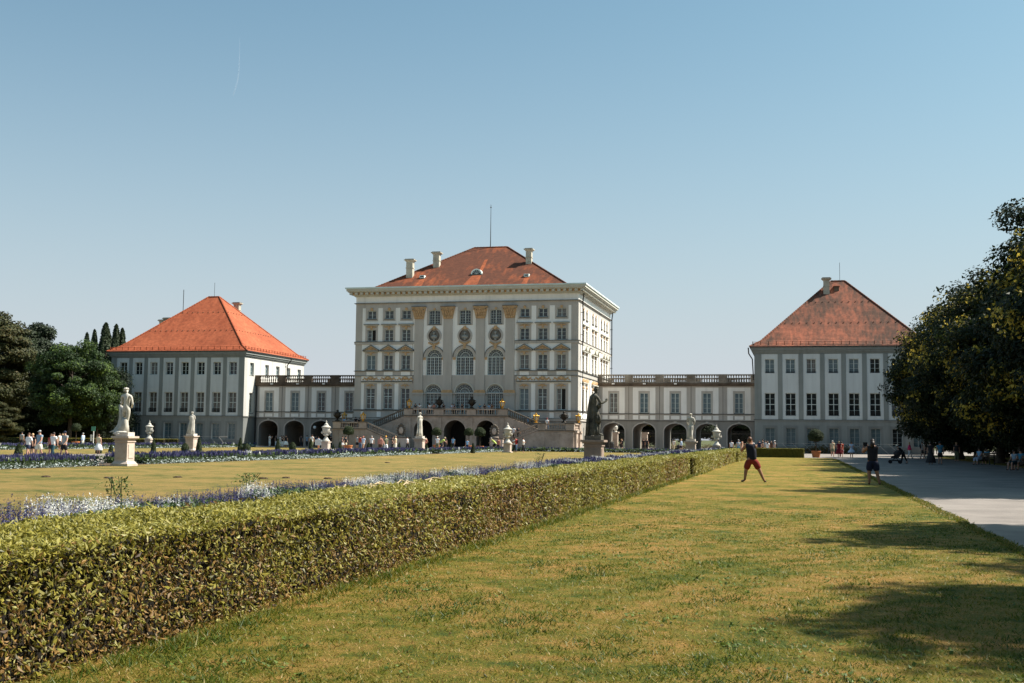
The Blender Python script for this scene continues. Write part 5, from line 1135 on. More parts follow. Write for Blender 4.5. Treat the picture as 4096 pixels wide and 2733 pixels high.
def flower_bed(label, x0, x1, y0, y1, side, near, horiz=False, gap=None, hf=.46, hs=.66, dens=1.):
    T = thing('flower_bed', label, 'flower bed', ((x0 + x1) / 2, (y0 + y1) / 2, 0), 0, 'flower beds along the lawns'); o = np.array([(x0 + x1) / 2, (y0 + y1) / 2, 0])
    def area(u0, u1, per):   # u: 0 at the side nearer the lawn
        out = []
        L0, L1 = (x0, x1) if horiz else (y0, y1)
        for a in np.arange(L0, L1, 3.):
            b = min(a + 3, L1); d = max(10, (y0 if horiz else a)); n = int(per * dens * (b - a) * abs(u1 - u0) * min(1, (22 / d) ** 1.1) * 1.0)
            l = rng.uniform(a, b, n); u = rng.uniform(u0, u1, n)
            if horiz: xx, yy = l, (y0 + (y1 - y0) * u)
            else: xx, yy = (x1 - (x1 - x0) * u if side > 0 else x0 + (x1 - x0) * u), l
            out.append(np.c_[xx, yy, np.zeros(n), np.full(n, d)])
        q = np.concatenate(out); return q[:, :3], q[:, 3]
    P, d = area(.1, 1, 2600); n = len(P); P[:, 2] = rng.uniform(.04, 1, n) ** .5 * hf * (.8 + .4 * vnoise(P, .9, 8)); s = np.clip(.055 + d * .0016, .055, .26)
    mb = MB(); q_ = .25 if horiz else .35; mb.box(x0 + q_, x1 - q_, y0 + q_, y1 - q_, 0, hf * .55, mat('bed_undergrowth', (.018, .030, .012), .95)); mb.build('undergrowth', T)
    leaf_obj('foliage', P - o, np.tile([.3, -.2, 1.], (n, 1)), s, leaf_fl, rng.random(n), .45, .9, T)
    for cname, mm, lo, hi in (('white_flowers', pet_w, .62, 2), ('violet_flowers', pet_v, -1, .75)):
        P, d = area(.04, .48 if near == 'hedge' else 1, 360); z = vnoise(P, .8, 21) * .7 + .3 * vnoise(P, 3.5, 22); k = (z > lo + (.22 if near != 'hedge' and lo > 0 else 0)) & (z < hi) & (rng.random(len(P)) < (1 if near == 'hedge' else .55)); P, d = P[k], d[k]
        k = (d < 42) & (near == 'hedge')
        for kk, n3, nm in ((k, 26, cname), (~k, 3, cname)):
            Q, e = P[kk], d[kk]
            if len(Q): Q[:, 2] = hf * .8; spikes(Q - o, np.full(len(Q), hs - hf * .8) * (.75 + .5 * vnoise(Q, 1.3, 44)), np.clip(.006 + e * .0006, .006, .07), mm, rng.random(len(Q)), nm, T, n3)
    if near != 'hedge':
        P, d = area(0., .3, 1000); n = len(P); P[:, 2] = rng.random(n) * .27 * (.6 + .8 * vnoise(P, 2.2, 31)); s = np.clip(.05 + d * .0013, .05, .2)
        leaf_obj('silver_border', P - o, np.tile([.3, -.2, 1.], (n, 1)), s, silver_l, rng.random(n), .4, .9, T)
    return T
flower_bed('strip of white and violet salvia behind the long clipped hedge', -9.4, -6.75, 9, 140, -1, 'hedge', hf=.66, hs=.80)
flower_bed('left edge bed with silver border, violet and white flowers, left of the nude statue', -37.3, -34.0, 30, 53.4, 1, 'far', hs=.62)
flower_bed('long bed with silver border running from the nude statue towards the staircase', -37.3, -34.0, 57.6, 108.3, 1, 'far', hs=.62)
flower_bed('short bed beyond the middle robed statue', -37.3, -34.0, 111.8, 137, 1, 'far', hs=.6)
flower_bed('bed across the far end of the inner lawn before the staircase', -36, -10, 141.2, 144.0, 1, 'far', horiz=True, hs=.55)
flower_bed('far left bed with white border beyond the cone shaped yews', -76.3, -72.2, 66, 150, 1, 'far', hs=.62)
def wild(x, y, h, label):
    T = thing('tall_weed', label, 'plant', (x, y, 0), 0, 'tall plants standing out of the flowers'); n = 240
    P = np.c_[rng.normal(0, .12, n), rng.normal(0, .12, n), rng.uniform(.3, h, n)]; leaf_obj('leaves', P, np.tile([.3, -.2, 1.], (n, 1)), .06, leaf_lm, .4 + .6 * rng.random(n), .45, .9, T)
    mb = MB()
    for k in range(5): mb.tube([(0, 0, 0), (random.uniform(-.1, .1), random.uniform(-.1, .1), h * .5), (random.uniform(-.25, .25), random.uniform(-.2, .2), h)], .006, 4, leaf_fl)
    link('stems', mb.mesh('stems'), T)
wild(onY(480, 16.5), 16.5, .98, 'leafy tall plant over the near salvia, left of the white candles'); wild(onY(990, 21), 21, .92, 'bushy green plant among the near violet salvia'); wild(onY(2155, 43), 43, 1.1, 'tall dark plant over the salvia left of the goddess pedestal')
for x, y, s in ((183, 1912, 1), (436, 1917, 1.1), (711, 1914, .9), (1054, 1919, 1.15), (1145, 1916, .85), (1312, 1919, .9), (1550, 1854, 1), (2228, 1850, 1)):
    gx, gy = ground(x, y); T = MB(); 
    for k in range(7): a = k * 2.4; T.ball((gx + .09 * s * cos(a) * (k > 0), gy + .08 * s * sin(a) * (k > 0), .035), .10 * s * random.uniform(.7, 1), soil, 7, (1.15, 1, .5), .22)
    T.build('molehill', None, (gx, gy, .03), label={183: 'dark molehill at the far left of the inner lawn', 436: 'dark molehill on the inner lawn left of the nude statue pedestal', 711: 'dark molehill on the inner lawn just right of the nude statue pedestal', 1054: 'larger molehill, left one of the close pair', 1145: 'smaller molehill, right one of the close pair', 1312: 'molehill right beside the violet salvia', 1550: 'far molehill before the middle robed statue', 2228: 'molehill close to the goddess statue pedestal'}[x], cat='molehill', group='molehills on the inner lawn')

# ---- grass blades on the near lawn
def blades():
    def tuft(name, X, Y, h, w, m, t, lean_, label):
        n = len(X); P = np.c_[X, Y, np.full(n, .028)]; a = rng.uniform(0, 6.28, n); d = np.c_[np.cos(a), np.sin(a), np.zeros(n)] * w[:, None]; lean = rng.normal(0, lean_, (n, 3)) * h[:, None]; lean[:, 2] = h
        V = np.stack([P - d, P + d, P + lean], 1).reshape(-1, 3); link(name, np_mesh(name, V, n, 3, [m], t), kind='stuff', label=label, cat='grass')
    n = 260000; Y = 6.2 + 34 * rng.random(n) ** 2.1; X = rng.uniform(-5.0, 3.3, n); k = X > -.50 * Y - 1; X, Y = X[k], Y[k]
    P = np.c_[X, Y, np.zeros(len(X))]; z = vnoise(P, 1.3, 40) * .5 + vnoise(P, 5., 41) * .5; k = rng.random(len(X)) < .15 + .85 * z; X, Y, z = X[k], Y[k], z[k]; n = len(X)
    t = np.clip(rng.normal(.55, .2, n) + 1.3 * (.5 - z), 0, 1); fade = np.clip(1.25 - (Y - 6) / 30, .25, 1)
    tuft('grass_blades', X, Y, rng.uniform(.012, .034, n) * (.7 + .9 * z) * fade, rng.uniform(.0025, .005, n) * (1 + Y / 20), leaf_grass, t, .9, 'short patchy grass of the near lawn')
    n = 9000; Y = 4 + 60 * rng.random(n) ** 1.6; X = -4.74 + np.abs(rng.normal(0, .13, n)); tuft('hedge_foot_grass', X, Y, rng.uniform(.03, .10, n), .004 * (1 + Y / 14), leaf_grass, rng.random(n) * .8, .8, 'longer grass tufts at the foot of the hedge')
    n = 26000; Y = 8 + 105 * rng.random(n) ** 1.3; X = 3.25 + rng.normal(0, .07, n) + .03 * np.sin(Y); tuft('lawn_edge_grass', X, Y, rng.uniform(.02, .05, n), .005 * (1 + Y / 14), leaf_grass, rng.random(n), .8, 'ragged grass along the gravel path edge')
blades()
n = 700; Y = 7 + 60 * rng.random(n) ** 1.5; X = rng.uniform(-4.6, 3.4, n); P = np.c_[X, Y, np.full(n, .045)]; k = rng.random(n) < .25 + .75 * (vnoise(P, .5, 61) > .5); P = P[k]; n = len(P)
leaf_obj('fallen_leaves', P, np.tile([0, 0, 1.], (n, 1)), .028 + .0004 * P[:, 1], leaf_br, .55 + .45 * rng.random(n), .6, .5, kind='stuff', label='small fallen leaves scattered over the near lawn and path edge', cat='leaves')
n = 1300; Y = 7 + 22 * rng.random(n) ** 1.4; P = np.c_[rng.uniform(-4.6, 3.1, n), Y, np.full(n, .05)]; k = vnoise(P, .9, 62) > .58; P = P[k]; n = len(P)
leaf_obj('clover_leaves', np.repeat(P, 5, 0) + rng.normal(0, .05, (n * 5, 3)) * [1, 1, .1], np.tile([0, 0, 1.], (n * 5, 1)), .035, leaf_lm, .7 + .3 * rng.random(n * 5), .9, .4, kind='stuff', label='low clover leaves in the near lawn', cat='clover')

# ---- topiary
def cone(px, yb, yt, wpx, Y, label, roundish=False):
    x = onY(px, Y); zt = zat(px, yt, Y); r = wpx / 2 / F * Y * 1.08
    T = thing('cone_topiary', label, 'topiary', (x, Y, 0), 0, 'clipped cone and egg shaped yews'); n = 2600
    t = rng.random(n) ** .7; a = rng.uniform(0, 6.28, n)
    prof = (np.sin(np.clip(t, 0, 1) * pi * .93 + .12) ** .7 if roundish else (1 - t) ** .62 * np.minimum(1, .72 + t * 2))
    q = r * prof * rng.uniform(.88, 1.05, n); P = np.c_[q * np.cos(a), q * np.sin(a), t * zt]; N = np.c_[np.cos(a), np.sin(a), np.full(n, .5)]
    leaf_obj('foliage', P, N, .11, leaf_box, rng.random(n), .5, .6, T)
    mb = MB(); ks = 9
    mb.lathe([(max(.02, r * .86 * (sin(min(1, k / ks) * pi * .93 + .12) ** .7 if roundish else (1 - k / ks) ** .62)), zt * .97 * k / ks) for k in range(ks + 1)], (0, 0, 0), 9, mat('topiary_core', (.012, .016, .008))); link('inner_twigs', mb.mesh('inner_twigs'), T)
for a in ((75, 0, 1775, 38, 78, 'broad dark yew cone at the far left, beside the walking group'), (395, 0, 1768, 28, 86, 'yew cone left of the nude statue pedestal'), (444, 0, 1780, 22, 92, 'small yew partly hidden by the nude statue pedestal'), (614, 0, 1757, 24, 92, 'slim yew cone just right of the nude statue pedestal'),
          (740, 0, 1774, 30, 95, 'egg shaped yew left of the draped statue pedestal', True), (796, 0, 1749, 28, 98, 'yew cone right of the draped statue pedestal'), (961, 0, 1752, 24, 104, 'taller yew cone of the touching pair'), (987, 0, 1775, 30, 104, 'round yew of the touching pair', True),
          (1111, 0, 1757, 24, 108, 'slim yew cone before the first left arch'), (1170, 0, 1770, 27, 110, 'egg shaped yew before the second left arch', True), (1243, 0, 1758, 24, 112, 'yew cone left of the stone urn by the stairs'),
          (1333, 0, 1780, 15, 114, 'small dark yew right of the stone urn'), (1360, 0, 1768, 18, 114, 'dark yew left of the potted ball tree'), (1474, 0, 1772, 22, 115, 'dark yew before the lower left flight'), (1597, 0, 1772, 18, 115, 'dark yew by the left stair foot'),
          (1705, 0, 1774, 20, 112, 'yew just right of the robed statue pedestal'), (1803, 0, 1775, 14, 118, 'small shaded yew before the middle arch'), (1892, 0, 1774, 18, 118, 'small shaded yew before the right staircase arch')): cone(*a)
def ball_tree(px, yc, rpx, Y, label, pot=True, m=leaf_box):
    x = onY(px, Y); zc = zat(px, yc, Y); r = rpx / F * Y * 1.05; T = thing('ball_tree', label, 'potted tree', (x, Y, 0), 0, 'ball shaped standard trees'); n = 5200
    d = rng.normal(0, 1, (n, 3)); d /= np.linalg.norm(d, axis=1, keepdims=True); d[:, 2] = np.where(d[:, 2] < -.55, -.55 + .1 * rng.random(n), d[:, 2])
    P = d * r * rng.uniform(.85, 1.06, (n, 1)) * (1 + .12 * (vnoise(d, 3, 9) - .5))[:, None] + [0, 0, zc]; leaf_obj('crown', P, d, .10, m, rng.random(n), .5, .6, T)
    mb = MB(); mb.ball((0, 0, zc), r * .84, mat('topiary_core', (.012, .016, .008)), 10, (1, 1, .9)); link('inner_twigs', mb.mesh('inner_twigs'), T)
    mb = MB(); mb.tube([(0, 0, .4), (.02, 0, zc * .6), (0, 0, zc)], [.06, .05, .05], 7, bark); link('trunk', mb.mesh('trunk'), T)
    if pot:
        mb = MB(); mb.lathe([(.36, 0), (.44, .55), (.48, .56), (.48, .68), (.42, .68), (.42, .6)], (0, 0, 0), 16, terra); mb.lathe([(.41, .58), (.05, .64)], (0, 0, 0), 12, soil); link('pot', mb.mesh('pot'), T)
ball_tree(302, 1713, 20, 125, 'ball shaped tree before the dark left trees'); ball_tree(1393, 1726, 21, 122, 'ball tree in a terracotta tub before the left stair landing')
ball_tree(1746, 1730, 19, 142, 'shaded ball tree left of the middle staircase arch'); ball_tree(1875, 1731, 18, 142, 'shaded ball tree right of the middle staircase arch'); ball_tree(1919, 1732, 21, 132, 'sunlit ball tree before the right staircase arch'); ball_tree(3264, 1747, 27, 123.5, 'ball tree in a round tub at the end of the right lawn')
for px, Y in ((3290, 163.5), (3387, 163.2), (3256, 163.8)):
    x = onY(px, Y); T = thing('flowering_bush', {3290: 'reddish low bush at the foot of the right wall, behind the man in beige', 3387: 'reddish low bush at the wall foot, right of the red dress', 3256: 'low bush at the wall foot behind the ball tree'}[px], 'bush', (x, Y, 0), 0, 'reddish bushes at the right wall'); n = 500
    P = rng.normal(0, 1, (n, 3)) * [.75, .3, .3] + [0, 0, .45]; P[:, 2] = np.abs(P[:, 2]); leaf_obj('leaves', P, np.tile([0, -1., .5], (n, 1)), .2, leaf_br, .4 + .6 * rng.random(n), .5, .9, T)

# ================================================================ trees
def crown_pts(n, rx, ry, rz, seed, clumps=60, spread=.30, hollow=.55, flat=.0, droop=0.):
    """leaf points gathered in clumps that fill an irregular crown"""
    r = np.random.default_rng(seed)
    d = r.normal(0, 1, (clumps, 3)); d /= np.linalg.norm(d, axis=1, keepdims=True); q = r.uniform(hollow, 1., (clumps, 1)) ** .6
    c = d * q * [rx, ry, rz] * (1 + .22 * (vnoise(d, 2.3, seed) - .5))[:, None]
    w = r.uniform(.5, 1.3, clumps); k = r.choice(clumps, n, p=w / w.sum())
    e = r.normal(0, 1, (n, 3)); e /= np.linalg.norm(e, axis=1, keepdims=True); rad_ = (r.random(n) ** .45)[:, None] * w[k][:, None] * spread * min(rx, rz)
    P = c[k] + e * rad_ * [1.25, 1.25, .75]; P[:, 2] -= droop * np.hypot(P[:, 0], P[:, 1]) ** 2
    N = e * .6 + d[k] * .5 + [0, 0, .45]; return P, N, k, r.random(clumps)[k]
TREE_ME = {}
def tree_meshes(key, rx, rz, zc, leaf, n, m, seed, clumps=70, spread=.3, hollow=.45, tint=(.0, .75), toplight=0., trunk_r=.35, asp=.6, spire=False):
    if key in TREE_ME: return TREE_ME[key]
    if spire:
        t_ = rng.random(n) ** .8; a_ = rng.uniform(0, 6.28, n); P = np.c_[np.cos(a_), np.sin(a_), t_]; R_ = rx * np.minimum(1, .55 + t_ * 1.6) * (1 - t_) ** .55 * (.62 + .6 * vnoise(P * [2.2, 2.2, 9], 1.1, seed)) * rng.random(n) ** .3
        P = np.c_[R_ * P[:, 0], R_ * P[:, 1], 1.5 + t_ * (zc + rz - 1.5)]; N = np.c_[np.cos(a_), np.sin(a_), np.full(n, .4)]; cr = vnoise(P, .9, seed + 1)
    else: P, N, k, cr = crown_pts(n, rx, rx, rz, seed, clumps, spread, hollow); P[:, 2] += zc
    P = P[P[:, 2] > .6]; m_ = len(P); N = N[:m_]; cr = cr[:m_]
    t = tint[0] + (tint[1] - tint[0]) * (.55 * rng.random(m_) + .45 * cr)
    if toplight: t = np.clip(t + toplight * (rng.random(m_) < .5) * np.clip((vnoise(P, .7, 77) - .50) * 3.0 + .7 * (P[:, 2] / (zc + rz) - .6), 0, 1), 0, 1)     # turning leaves in patches; sunlit crown tops painted lighter into the tint
    V = leaves(P, N, leaf, asp, .55); me = np_mesh('crown', V, len(V) // 3, 3, [m], np.repeat(t, 2))
    mb = MB(); random.seed(seed); top = zc + rz * .35
    mb.tube([(0, 0, 0), (.03, .02, .6), (.05, .0, zc * .45), (.1, .1, top)], [trunk_r * 1.5, trunk_r, trunk_r * .8, trunk_r * .2], 9, bark)
    for i in range(9):
        a = i * 2.4 + seed; z = zc * .42 + i * (top - zc * .42) / 10; R_ = rx * random.uniform(.55, .8)
        mb.tube([(.05, 0, z), (R_ * .4 * cos(a), R_ * .4 * sin(a), z + rz * .22), (R_ * cos(a), R_ * sin(a), z + rz * .4)], [trunk_r * .45, trunk_r * .25, .05], 6, bark)
    TREE_ME[key] = (me, mb.mesh('trunk', smooth=True)); return TREE_ME[key]
def tree(key, x, y, label, sx=1., sz=1., rz=0., group='trees at the left'):
    me, tr = TREE_ME[key]; T = thing('tree', label, 'tree', (x, y, 0), rz, group); a = link('crown', me, T); b = link('trunk', tr, T); a.scale = (sx, sx, sz); b.scale = (sx, sx, sz); return T
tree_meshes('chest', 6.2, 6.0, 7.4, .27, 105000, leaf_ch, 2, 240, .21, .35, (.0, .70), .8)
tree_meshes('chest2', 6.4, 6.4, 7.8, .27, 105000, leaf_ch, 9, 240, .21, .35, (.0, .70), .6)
tree_meshes('linden', 6.2, 8.6, 11.4, .29, 95000, leaf_dk, 5, 260, .2, .35, (.0, 1.))
tree_meshes('dense', 6.2, 8.4, 11.4, .52, 52000, leaf_dk, 6, 200, .22, .3, (.0, 1.))
tree_meshes('brown', 5.4, 8.6, 10.8, .40, 46000, leaf_br, 12, 150, .22, .4)
tree_meshes('dark', 5.4, 7.8, 9.6, .40, 46000, leaf_dk, 14, 150, .22, .35, (0, 1))
tree_meshes('bright', 5.6, 6.4, 9.2, .34, 52000, leaf_lm, 16, 170, .2, .45, (.0, 1))
tree_meshes('poplar', 2.3, 9.4, 11.5, .42, 16000, leaf_dk, 18, 60, .5, .2, (.2, 1.), trunk_r=.22, spire=True)
tree_meshes('yew', 3.6, 6.2, 6.0, .30, 42000, leaf_dk, 20, 140, .3, .2, (0, .6), trunk_r=.3, asp=.35)
def tl(key, px, Y, label, top=None, sx=1., rz=0., base=None):
    X = onY(px, Y); h0 = {'brown': 19.6, 'dark': 17.8, 'bright': 16.2, 'poplar': 21.6, 'yew': 12.6}[key]; sz = 1. if top is None else zat(px, top, Y) / h0
    return tree(key, X, Y, label, sx, sz, rz)
tl('brown', -40, 150, 'tall browning tree at the left picture edge', 1225, 1.05)
tl('dark', 130, 158, 'dark round tree between the browning tree and the bright green one', 1295, .95)
tl('bright', 275, 148, 'bright green tree before the tall narrow poplars', 1345, .95, 1.)
tl('bright', 385, 153, 'smaller bright green tree close to the left orange-roofed pavilion', 1440, .6, 2.)
tl('poplar', 330, 186, 'thin leftmost poplar of the row', 1318, .8, 1.); tl('poplar', 360, 187, 'thin second poplar from the left', 1305, .85, 3.)
tl('poplar', 405, 188, 'tall broad poplar, third from the left', 1278, 1.25, 2.); tl('poplar', 447, 190, 'tall poplar, fourth from the left', 1284, 1., 4.); tl('poplar', 472, 191, 'poplar nearest to the orange roof', 1300, .95, 5.); tl('poplar', 440, 183, 'shorter poplar before the tall ones', 1340, .8, 6.)
tl('yew', 425, 158, 'dark yew mass touching the left orange-roofed pavilion', 1440, 1.0, .5); tl('yew', 350, 156, 'dark yew beneath the bright green tree', 1520, 1.15, 1.5)
tl('yew', 455, 161, 'narrow dark yew against the pavilion wall', 1560, .75, 2.5)
tl('yew', 250, 158, 'dark shrub mass below the bright green tree', 1580, 1.3, 3.5); tl('yew', 150, 155, 'dark shrub mass below the dark round tree', 1560, 1.3, 4.5); tl('yew', 60, 160, 'dark shrub mass below the browning tree', 1560, 1.3, 5.5)
tl('dark', 40, 168, 'dark tree deep behind the browning tree', 1330, 1.0, 2.2); tl('dark', 300, 172, 'dark tree deep behind the bright green tree', 1460, 1.0, 3.2); tl('dark', 200, 175, 'dark tree deep behind the left group of walkers', 1480, 1., 4.2)
tl('brown', -25, 118, 'low sunlit branch tree at the left edge', 1600, .5, 1.2)
# chestnut row and taller lindens beyond the right path
random.seed(4)
G2 = 'trees along the right path'
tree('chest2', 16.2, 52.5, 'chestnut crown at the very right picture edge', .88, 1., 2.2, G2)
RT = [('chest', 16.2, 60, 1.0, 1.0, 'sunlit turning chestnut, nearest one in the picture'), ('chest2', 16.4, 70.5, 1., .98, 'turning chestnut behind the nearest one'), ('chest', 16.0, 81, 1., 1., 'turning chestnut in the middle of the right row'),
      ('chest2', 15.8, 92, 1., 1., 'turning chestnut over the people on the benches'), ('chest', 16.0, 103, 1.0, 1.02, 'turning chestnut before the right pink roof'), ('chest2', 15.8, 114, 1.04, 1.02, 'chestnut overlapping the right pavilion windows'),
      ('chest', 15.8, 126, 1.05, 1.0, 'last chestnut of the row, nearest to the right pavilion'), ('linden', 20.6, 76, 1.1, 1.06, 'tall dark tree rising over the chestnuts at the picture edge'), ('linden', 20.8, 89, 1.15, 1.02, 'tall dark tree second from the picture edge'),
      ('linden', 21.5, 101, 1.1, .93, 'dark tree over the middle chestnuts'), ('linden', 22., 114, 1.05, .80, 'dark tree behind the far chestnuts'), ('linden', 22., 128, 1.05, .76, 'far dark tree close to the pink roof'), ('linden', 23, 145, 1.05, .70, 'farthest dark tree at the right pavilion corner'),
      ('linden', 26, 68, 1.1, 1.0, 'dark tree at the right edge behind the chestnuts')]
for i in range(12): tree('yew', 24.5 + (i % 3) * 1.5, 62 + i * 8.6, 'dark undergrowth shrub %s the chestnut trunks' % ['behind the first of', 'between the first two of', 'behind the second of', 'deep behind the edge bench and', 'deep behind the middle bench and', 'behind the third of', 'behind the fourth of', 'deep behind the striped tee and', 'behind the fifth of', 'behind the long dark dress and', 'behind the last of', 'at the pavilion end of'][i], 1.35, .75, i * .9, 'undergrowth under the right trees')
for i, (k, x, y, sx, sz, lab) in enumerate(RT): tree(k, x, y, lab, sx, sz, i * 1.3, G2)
# outside the frame, they throw the near shadows
for i, (k, x, y, sx, sz, lab) in enumerate([('dense', 16.4, 46.6, .78, .92, 'chestnut just outside the right picture edge'), ('dense', 17.8, 25.6, .84, .90, 'tall tree outside the frame whose shadow falls over the lawn'), ('dense', 15.0, 16.0, .56, .86, 'tall tree outside the frame nearest to the viewer'), ('dense', 19.8, 23.6, .85, .95, 'tall tree outside the frame close behind the first shadow tree'), ('dense', 17.8, 16.6, .62, .9, 'tall tree outside the frame close behind the nearest one')]): tree(k, x, y, lab, sx, sz, i * 2.1 + .4, G2)
for i in range(9): tree('linden', 33 + (i % 2) * 3, 52 + i * 12.5, 'dark tree of the second line, added to block the sun, %s' % ['outside the frame near the viewer', 'deep behind the nearest chestnut', 'deep behind the second chestnut', 'deep behind the third chestnut', 'deep behind the fourth chestnut', 'deep behind the fifth chestnut', 'deep behind the sixth chestnut', 'deep behind the last chestnut', 'deep behind the pavilion corner'][i], 1.3, .95, i * .8, G2)  # extra line of trees added to block the sun from the right
for i, (x, y) in enumerate([(23, 3), (22, -9), (27, 27), (25, 14), (24, -2), (38, 40), (13, -18), (4, -22), (-8, -24)]): tree('linden', x, y, 'large unseen tree added to deepen the lawn shade, %s' % ['right of the viewer, outside the frame', 'right of and behind the viewer', 'second line beyond the shadow trees', 'second line right of the viewer', 'second line behind the viewer at the right', 'second line outside the right edge', 'behind the viewer, at the right', 'straight behind the viewer', 'behind the viewer, at the left'][i], 1.15, 1., i * .7, G2)  # unseen trees added to cut the sky light on the lawn
for i, x in enumerate((22, 29, 36, 43)): tree('yew', x, 158, 'dark shrub closing the view beyond the right trees, %s' % ['next to the pavilion corner', 'second from the pavilion', 'third from the pavilion', 'farthest from the pavilion'][i], 1.5, .8, i * 1.9, 'undergrowth under the right trees')
# dry twigs blown onto the hedge
mb = MB(); random.seed(31)
for k in range(16):
    y = 17.2 + random.uniform(-2.2, 2.2); x = -6.0 + random.uniform(-.3, .3); a = random.uniform(.7, 2.4); L = random.uniform(.3, .8); z = .89 + random.uniform(0, .04)
    mb.tube([(x, y, z), (x + L * .4 * cos(a) * .5, y + L * .4 * sin(a), z + .05), (x + L * cos(a) * .4, y + L * sin(a), z + .01)], [.012, .01, .004], 5, mat('dry_twig', (.42, .33, .2), .9))
mb.build('dry_twigs', None, (-6, 17.2, .88), label='tangle of pale dry twigs lying on top of the long clipped hedge', cat='twigs')
# far trees seen through the passages
for i, (x, y) in enumerate([(-34, 232), (-27, 236), (-20, 230), (-13, 238), (-6, 232), (1, 236), (-41, 240), (-96, 236), (-86, 238), (-76, 240)]):
    tree('chest' if i % 2 else 'dark', x, y, 'far tree %s seen through the gallery arches' % ['left of the first right arch', 'in the first right arch', 'in the second right arch', 'in the third right arch', 'in the fourth right arch', 'in the fifth right arch', 'behind the central block', 'behind the left pavilion', 'behind the left gallery end', 'behind the left gallery'][i], 1., .7, i * 1.1, 'trees beyond the galleries')
# ================================================================ people
def P_(px, Y, label, face=0., z=0., **k):
    X = onY(px, Y); return person(X, Y, z, face, label, **k)
L_, R_, A_, V_ = pi / 2, -pi / 2, 0., pi      # facing left, right, away, towards the viewer
# the two figures on the right lawn
def phone_extra(T, J, H):
    mb = MB(); a = Vector(J['haL']).lerp(Vector(J['haR']), .5) * H; mb.box(a.x - .075, a.x + .075, a.y - .0, a.y + .012, a.z - .0, a.z + .05, CL['black']); link('phone', mb.mesh('phone'), T)
def cam_extra(T, J, H):
    mb = MB(); a = Vector(J['haL']).lerp(Vector(J['haR']), .35) * H; mb.box(a.x - .08, a.x + .08, a.y - .05, a.y + .05, a.z - .04, a.z + .12, CL['black']); link('camera_bag', mb.mesh('camera_bag'), T)
person(*ground(3008, 1933), .03, .12, 'man in red shorts and dark sleeveless shirt taking a photo on the right lawn', 'hero_m', 'ink', 'darkred', 1., 0, 'r', H=1.80, fat=1.15, sk=skin_d, fingers=True, extra=phone_extra, group='pair photographing on the right lawn')
person(*ground(3492, 1943), .03, .0, 'shaded long haired woman in dark top and shorts taking a photo by the path', 'hero_w', 'black', 'indigo', .95, 0, 'd', H=1.75, sk=skin_d, fingers=True, long=True, fat=1.18, extra=cam_extra, group='pair photographing on the right lawn')
W = 'walkers behind the left flower bed'
P_(114, 68, 'woman in white blouse and navy shorts, leftmost of the four front walkers', V_ - .3, pose='walk', top='white', low='navy', leg=.75, H=1.66, fat=1.12, sleeve=.9, hair='r', group=W)
P_(157, 66.5, 'tall man in blue-grey tee, white shorts and cap', V_ - .3, pose='walk2', top='bluegrey', low='cream', leg=.95, hat='grey', H=1.83, fat=1.08, group=W)
P_(213, 68.5, 'person in bright white tee and dark teal trousers', V_ - .2, pose='walk', top='white', low='teal', leg=1.8, H=1.72, group=W)
P_(258, 67, 'man in grey tee, black shorts and navy cap', V_ - .2, pose='walk2', top='grey', low='black', leg=.95, hat='navy', H=1.80, group=W)
P_(129, 71.5, 'red haired person half hidden behind the woman in navy shorts', V_, top='black', low='black', H=1.62, hair='b', group=W)
P_(203, 73, 'small figure half hidden behind the bright white tee', V_, top='rust', low='dark', H=1.6, hair='r', group=W)
P_(237, 100, 'woman in white top with dark skirt, standing far behind the four walkers', R_, top='white', low='black', skirt=.3, H=1.66, group=W)
P_(248, 101, 'person in pale top next to the woman with the dark skirt', L_, top='cream', low='black', leg=1.7, H=1.6, hair='b', group=W)
P_(330, 112, 'grey haired man in white shirt by the left ball tree', L_, top='lightblue', low='cream', leg=1.8, hair='g', H=1.72, sleeve=1.6, group=W)
P_(394, 84, 'bare shouldered woman in white skirt left of the nude statue', A_, top='beige', low='white', skirt=.2, sleeve=0, H=1.62, hair='r', group=W)
P_(86, 112, 'figure in dim white shirt in the shade of the left trees', A_, top='grey', low='dark', leg=1.8, H=1.75, group=W)
W = 'visitors before the left gallery'
P_(1078, 150, 'man all in white raising his arms, before the dark first arch', R_, pose='photo', top='white', low='white', leg=1.8, H=1.78, group=W)
P_(1103, 154, 'dark haired person with pale sleeves left of the lit arch', R_, top='black', low='white', leg=1.7, H=1.66, group=W)
P_(1121, 150, 'figure in white leaning beside a black shirt', R_, pose='lean', top='white', low='cream', leg=1.8, H=1.68, group=W)
P_(1129, 148, 'person in black shirt with bent back', R_, pose='lean', top='black', low='white', leg=1.8, H=1.7, group=W)
P_(1143, 147, 'broad person in black top and white skirt', A_, top='black', low='white', skirt=.22, H=1.74, hair='r', fat=1.15, group=W)
P_(1204, 158, 'dark figure standing in the half lit second arch', A_, top='dark', low='dark', leg=1.8, H=1.72, group=W)
P_(1227, 156, 'dim figure between the second and third left arches', A_, top='bluegrey', low='dark', leg=1.8, H=1.74, group=W)
P_(1247, 140, 'man in white shirt seen from behind with arms out', A_, pose='walk', top='white', low='khaki', leg=1.8, H=1.82, group=W, fat=1.1)
P_(1263, 150, 'figure in dark blue behind the stone urn', A_, top='navy', low='black', leg=1.8, H=1.72, group=W)
P_(1273, 138, 'child in light blue shirt behind the small sign', A_, top='lightblue', low='white', H=1.55, group=W)
P_(1322, 148, 'dark dressed figure in the shade left of the stair landing', A_, top='black', low='black', leg=1.8, H=1.68, group=W)
W = 'visitors before the staircase'
P_(1370, 132, 'person in dark tee and white shorts left of the terracotta tub', R_, pose='walk', top='dark', low='white', H=1.7, group=W)
P_(1383, 131, 'person in black with a red scarf by the terracotta tub', R_, pose='walk2', top='black', low='beige', H=1.68, bag=('back', 'black'), group=W)
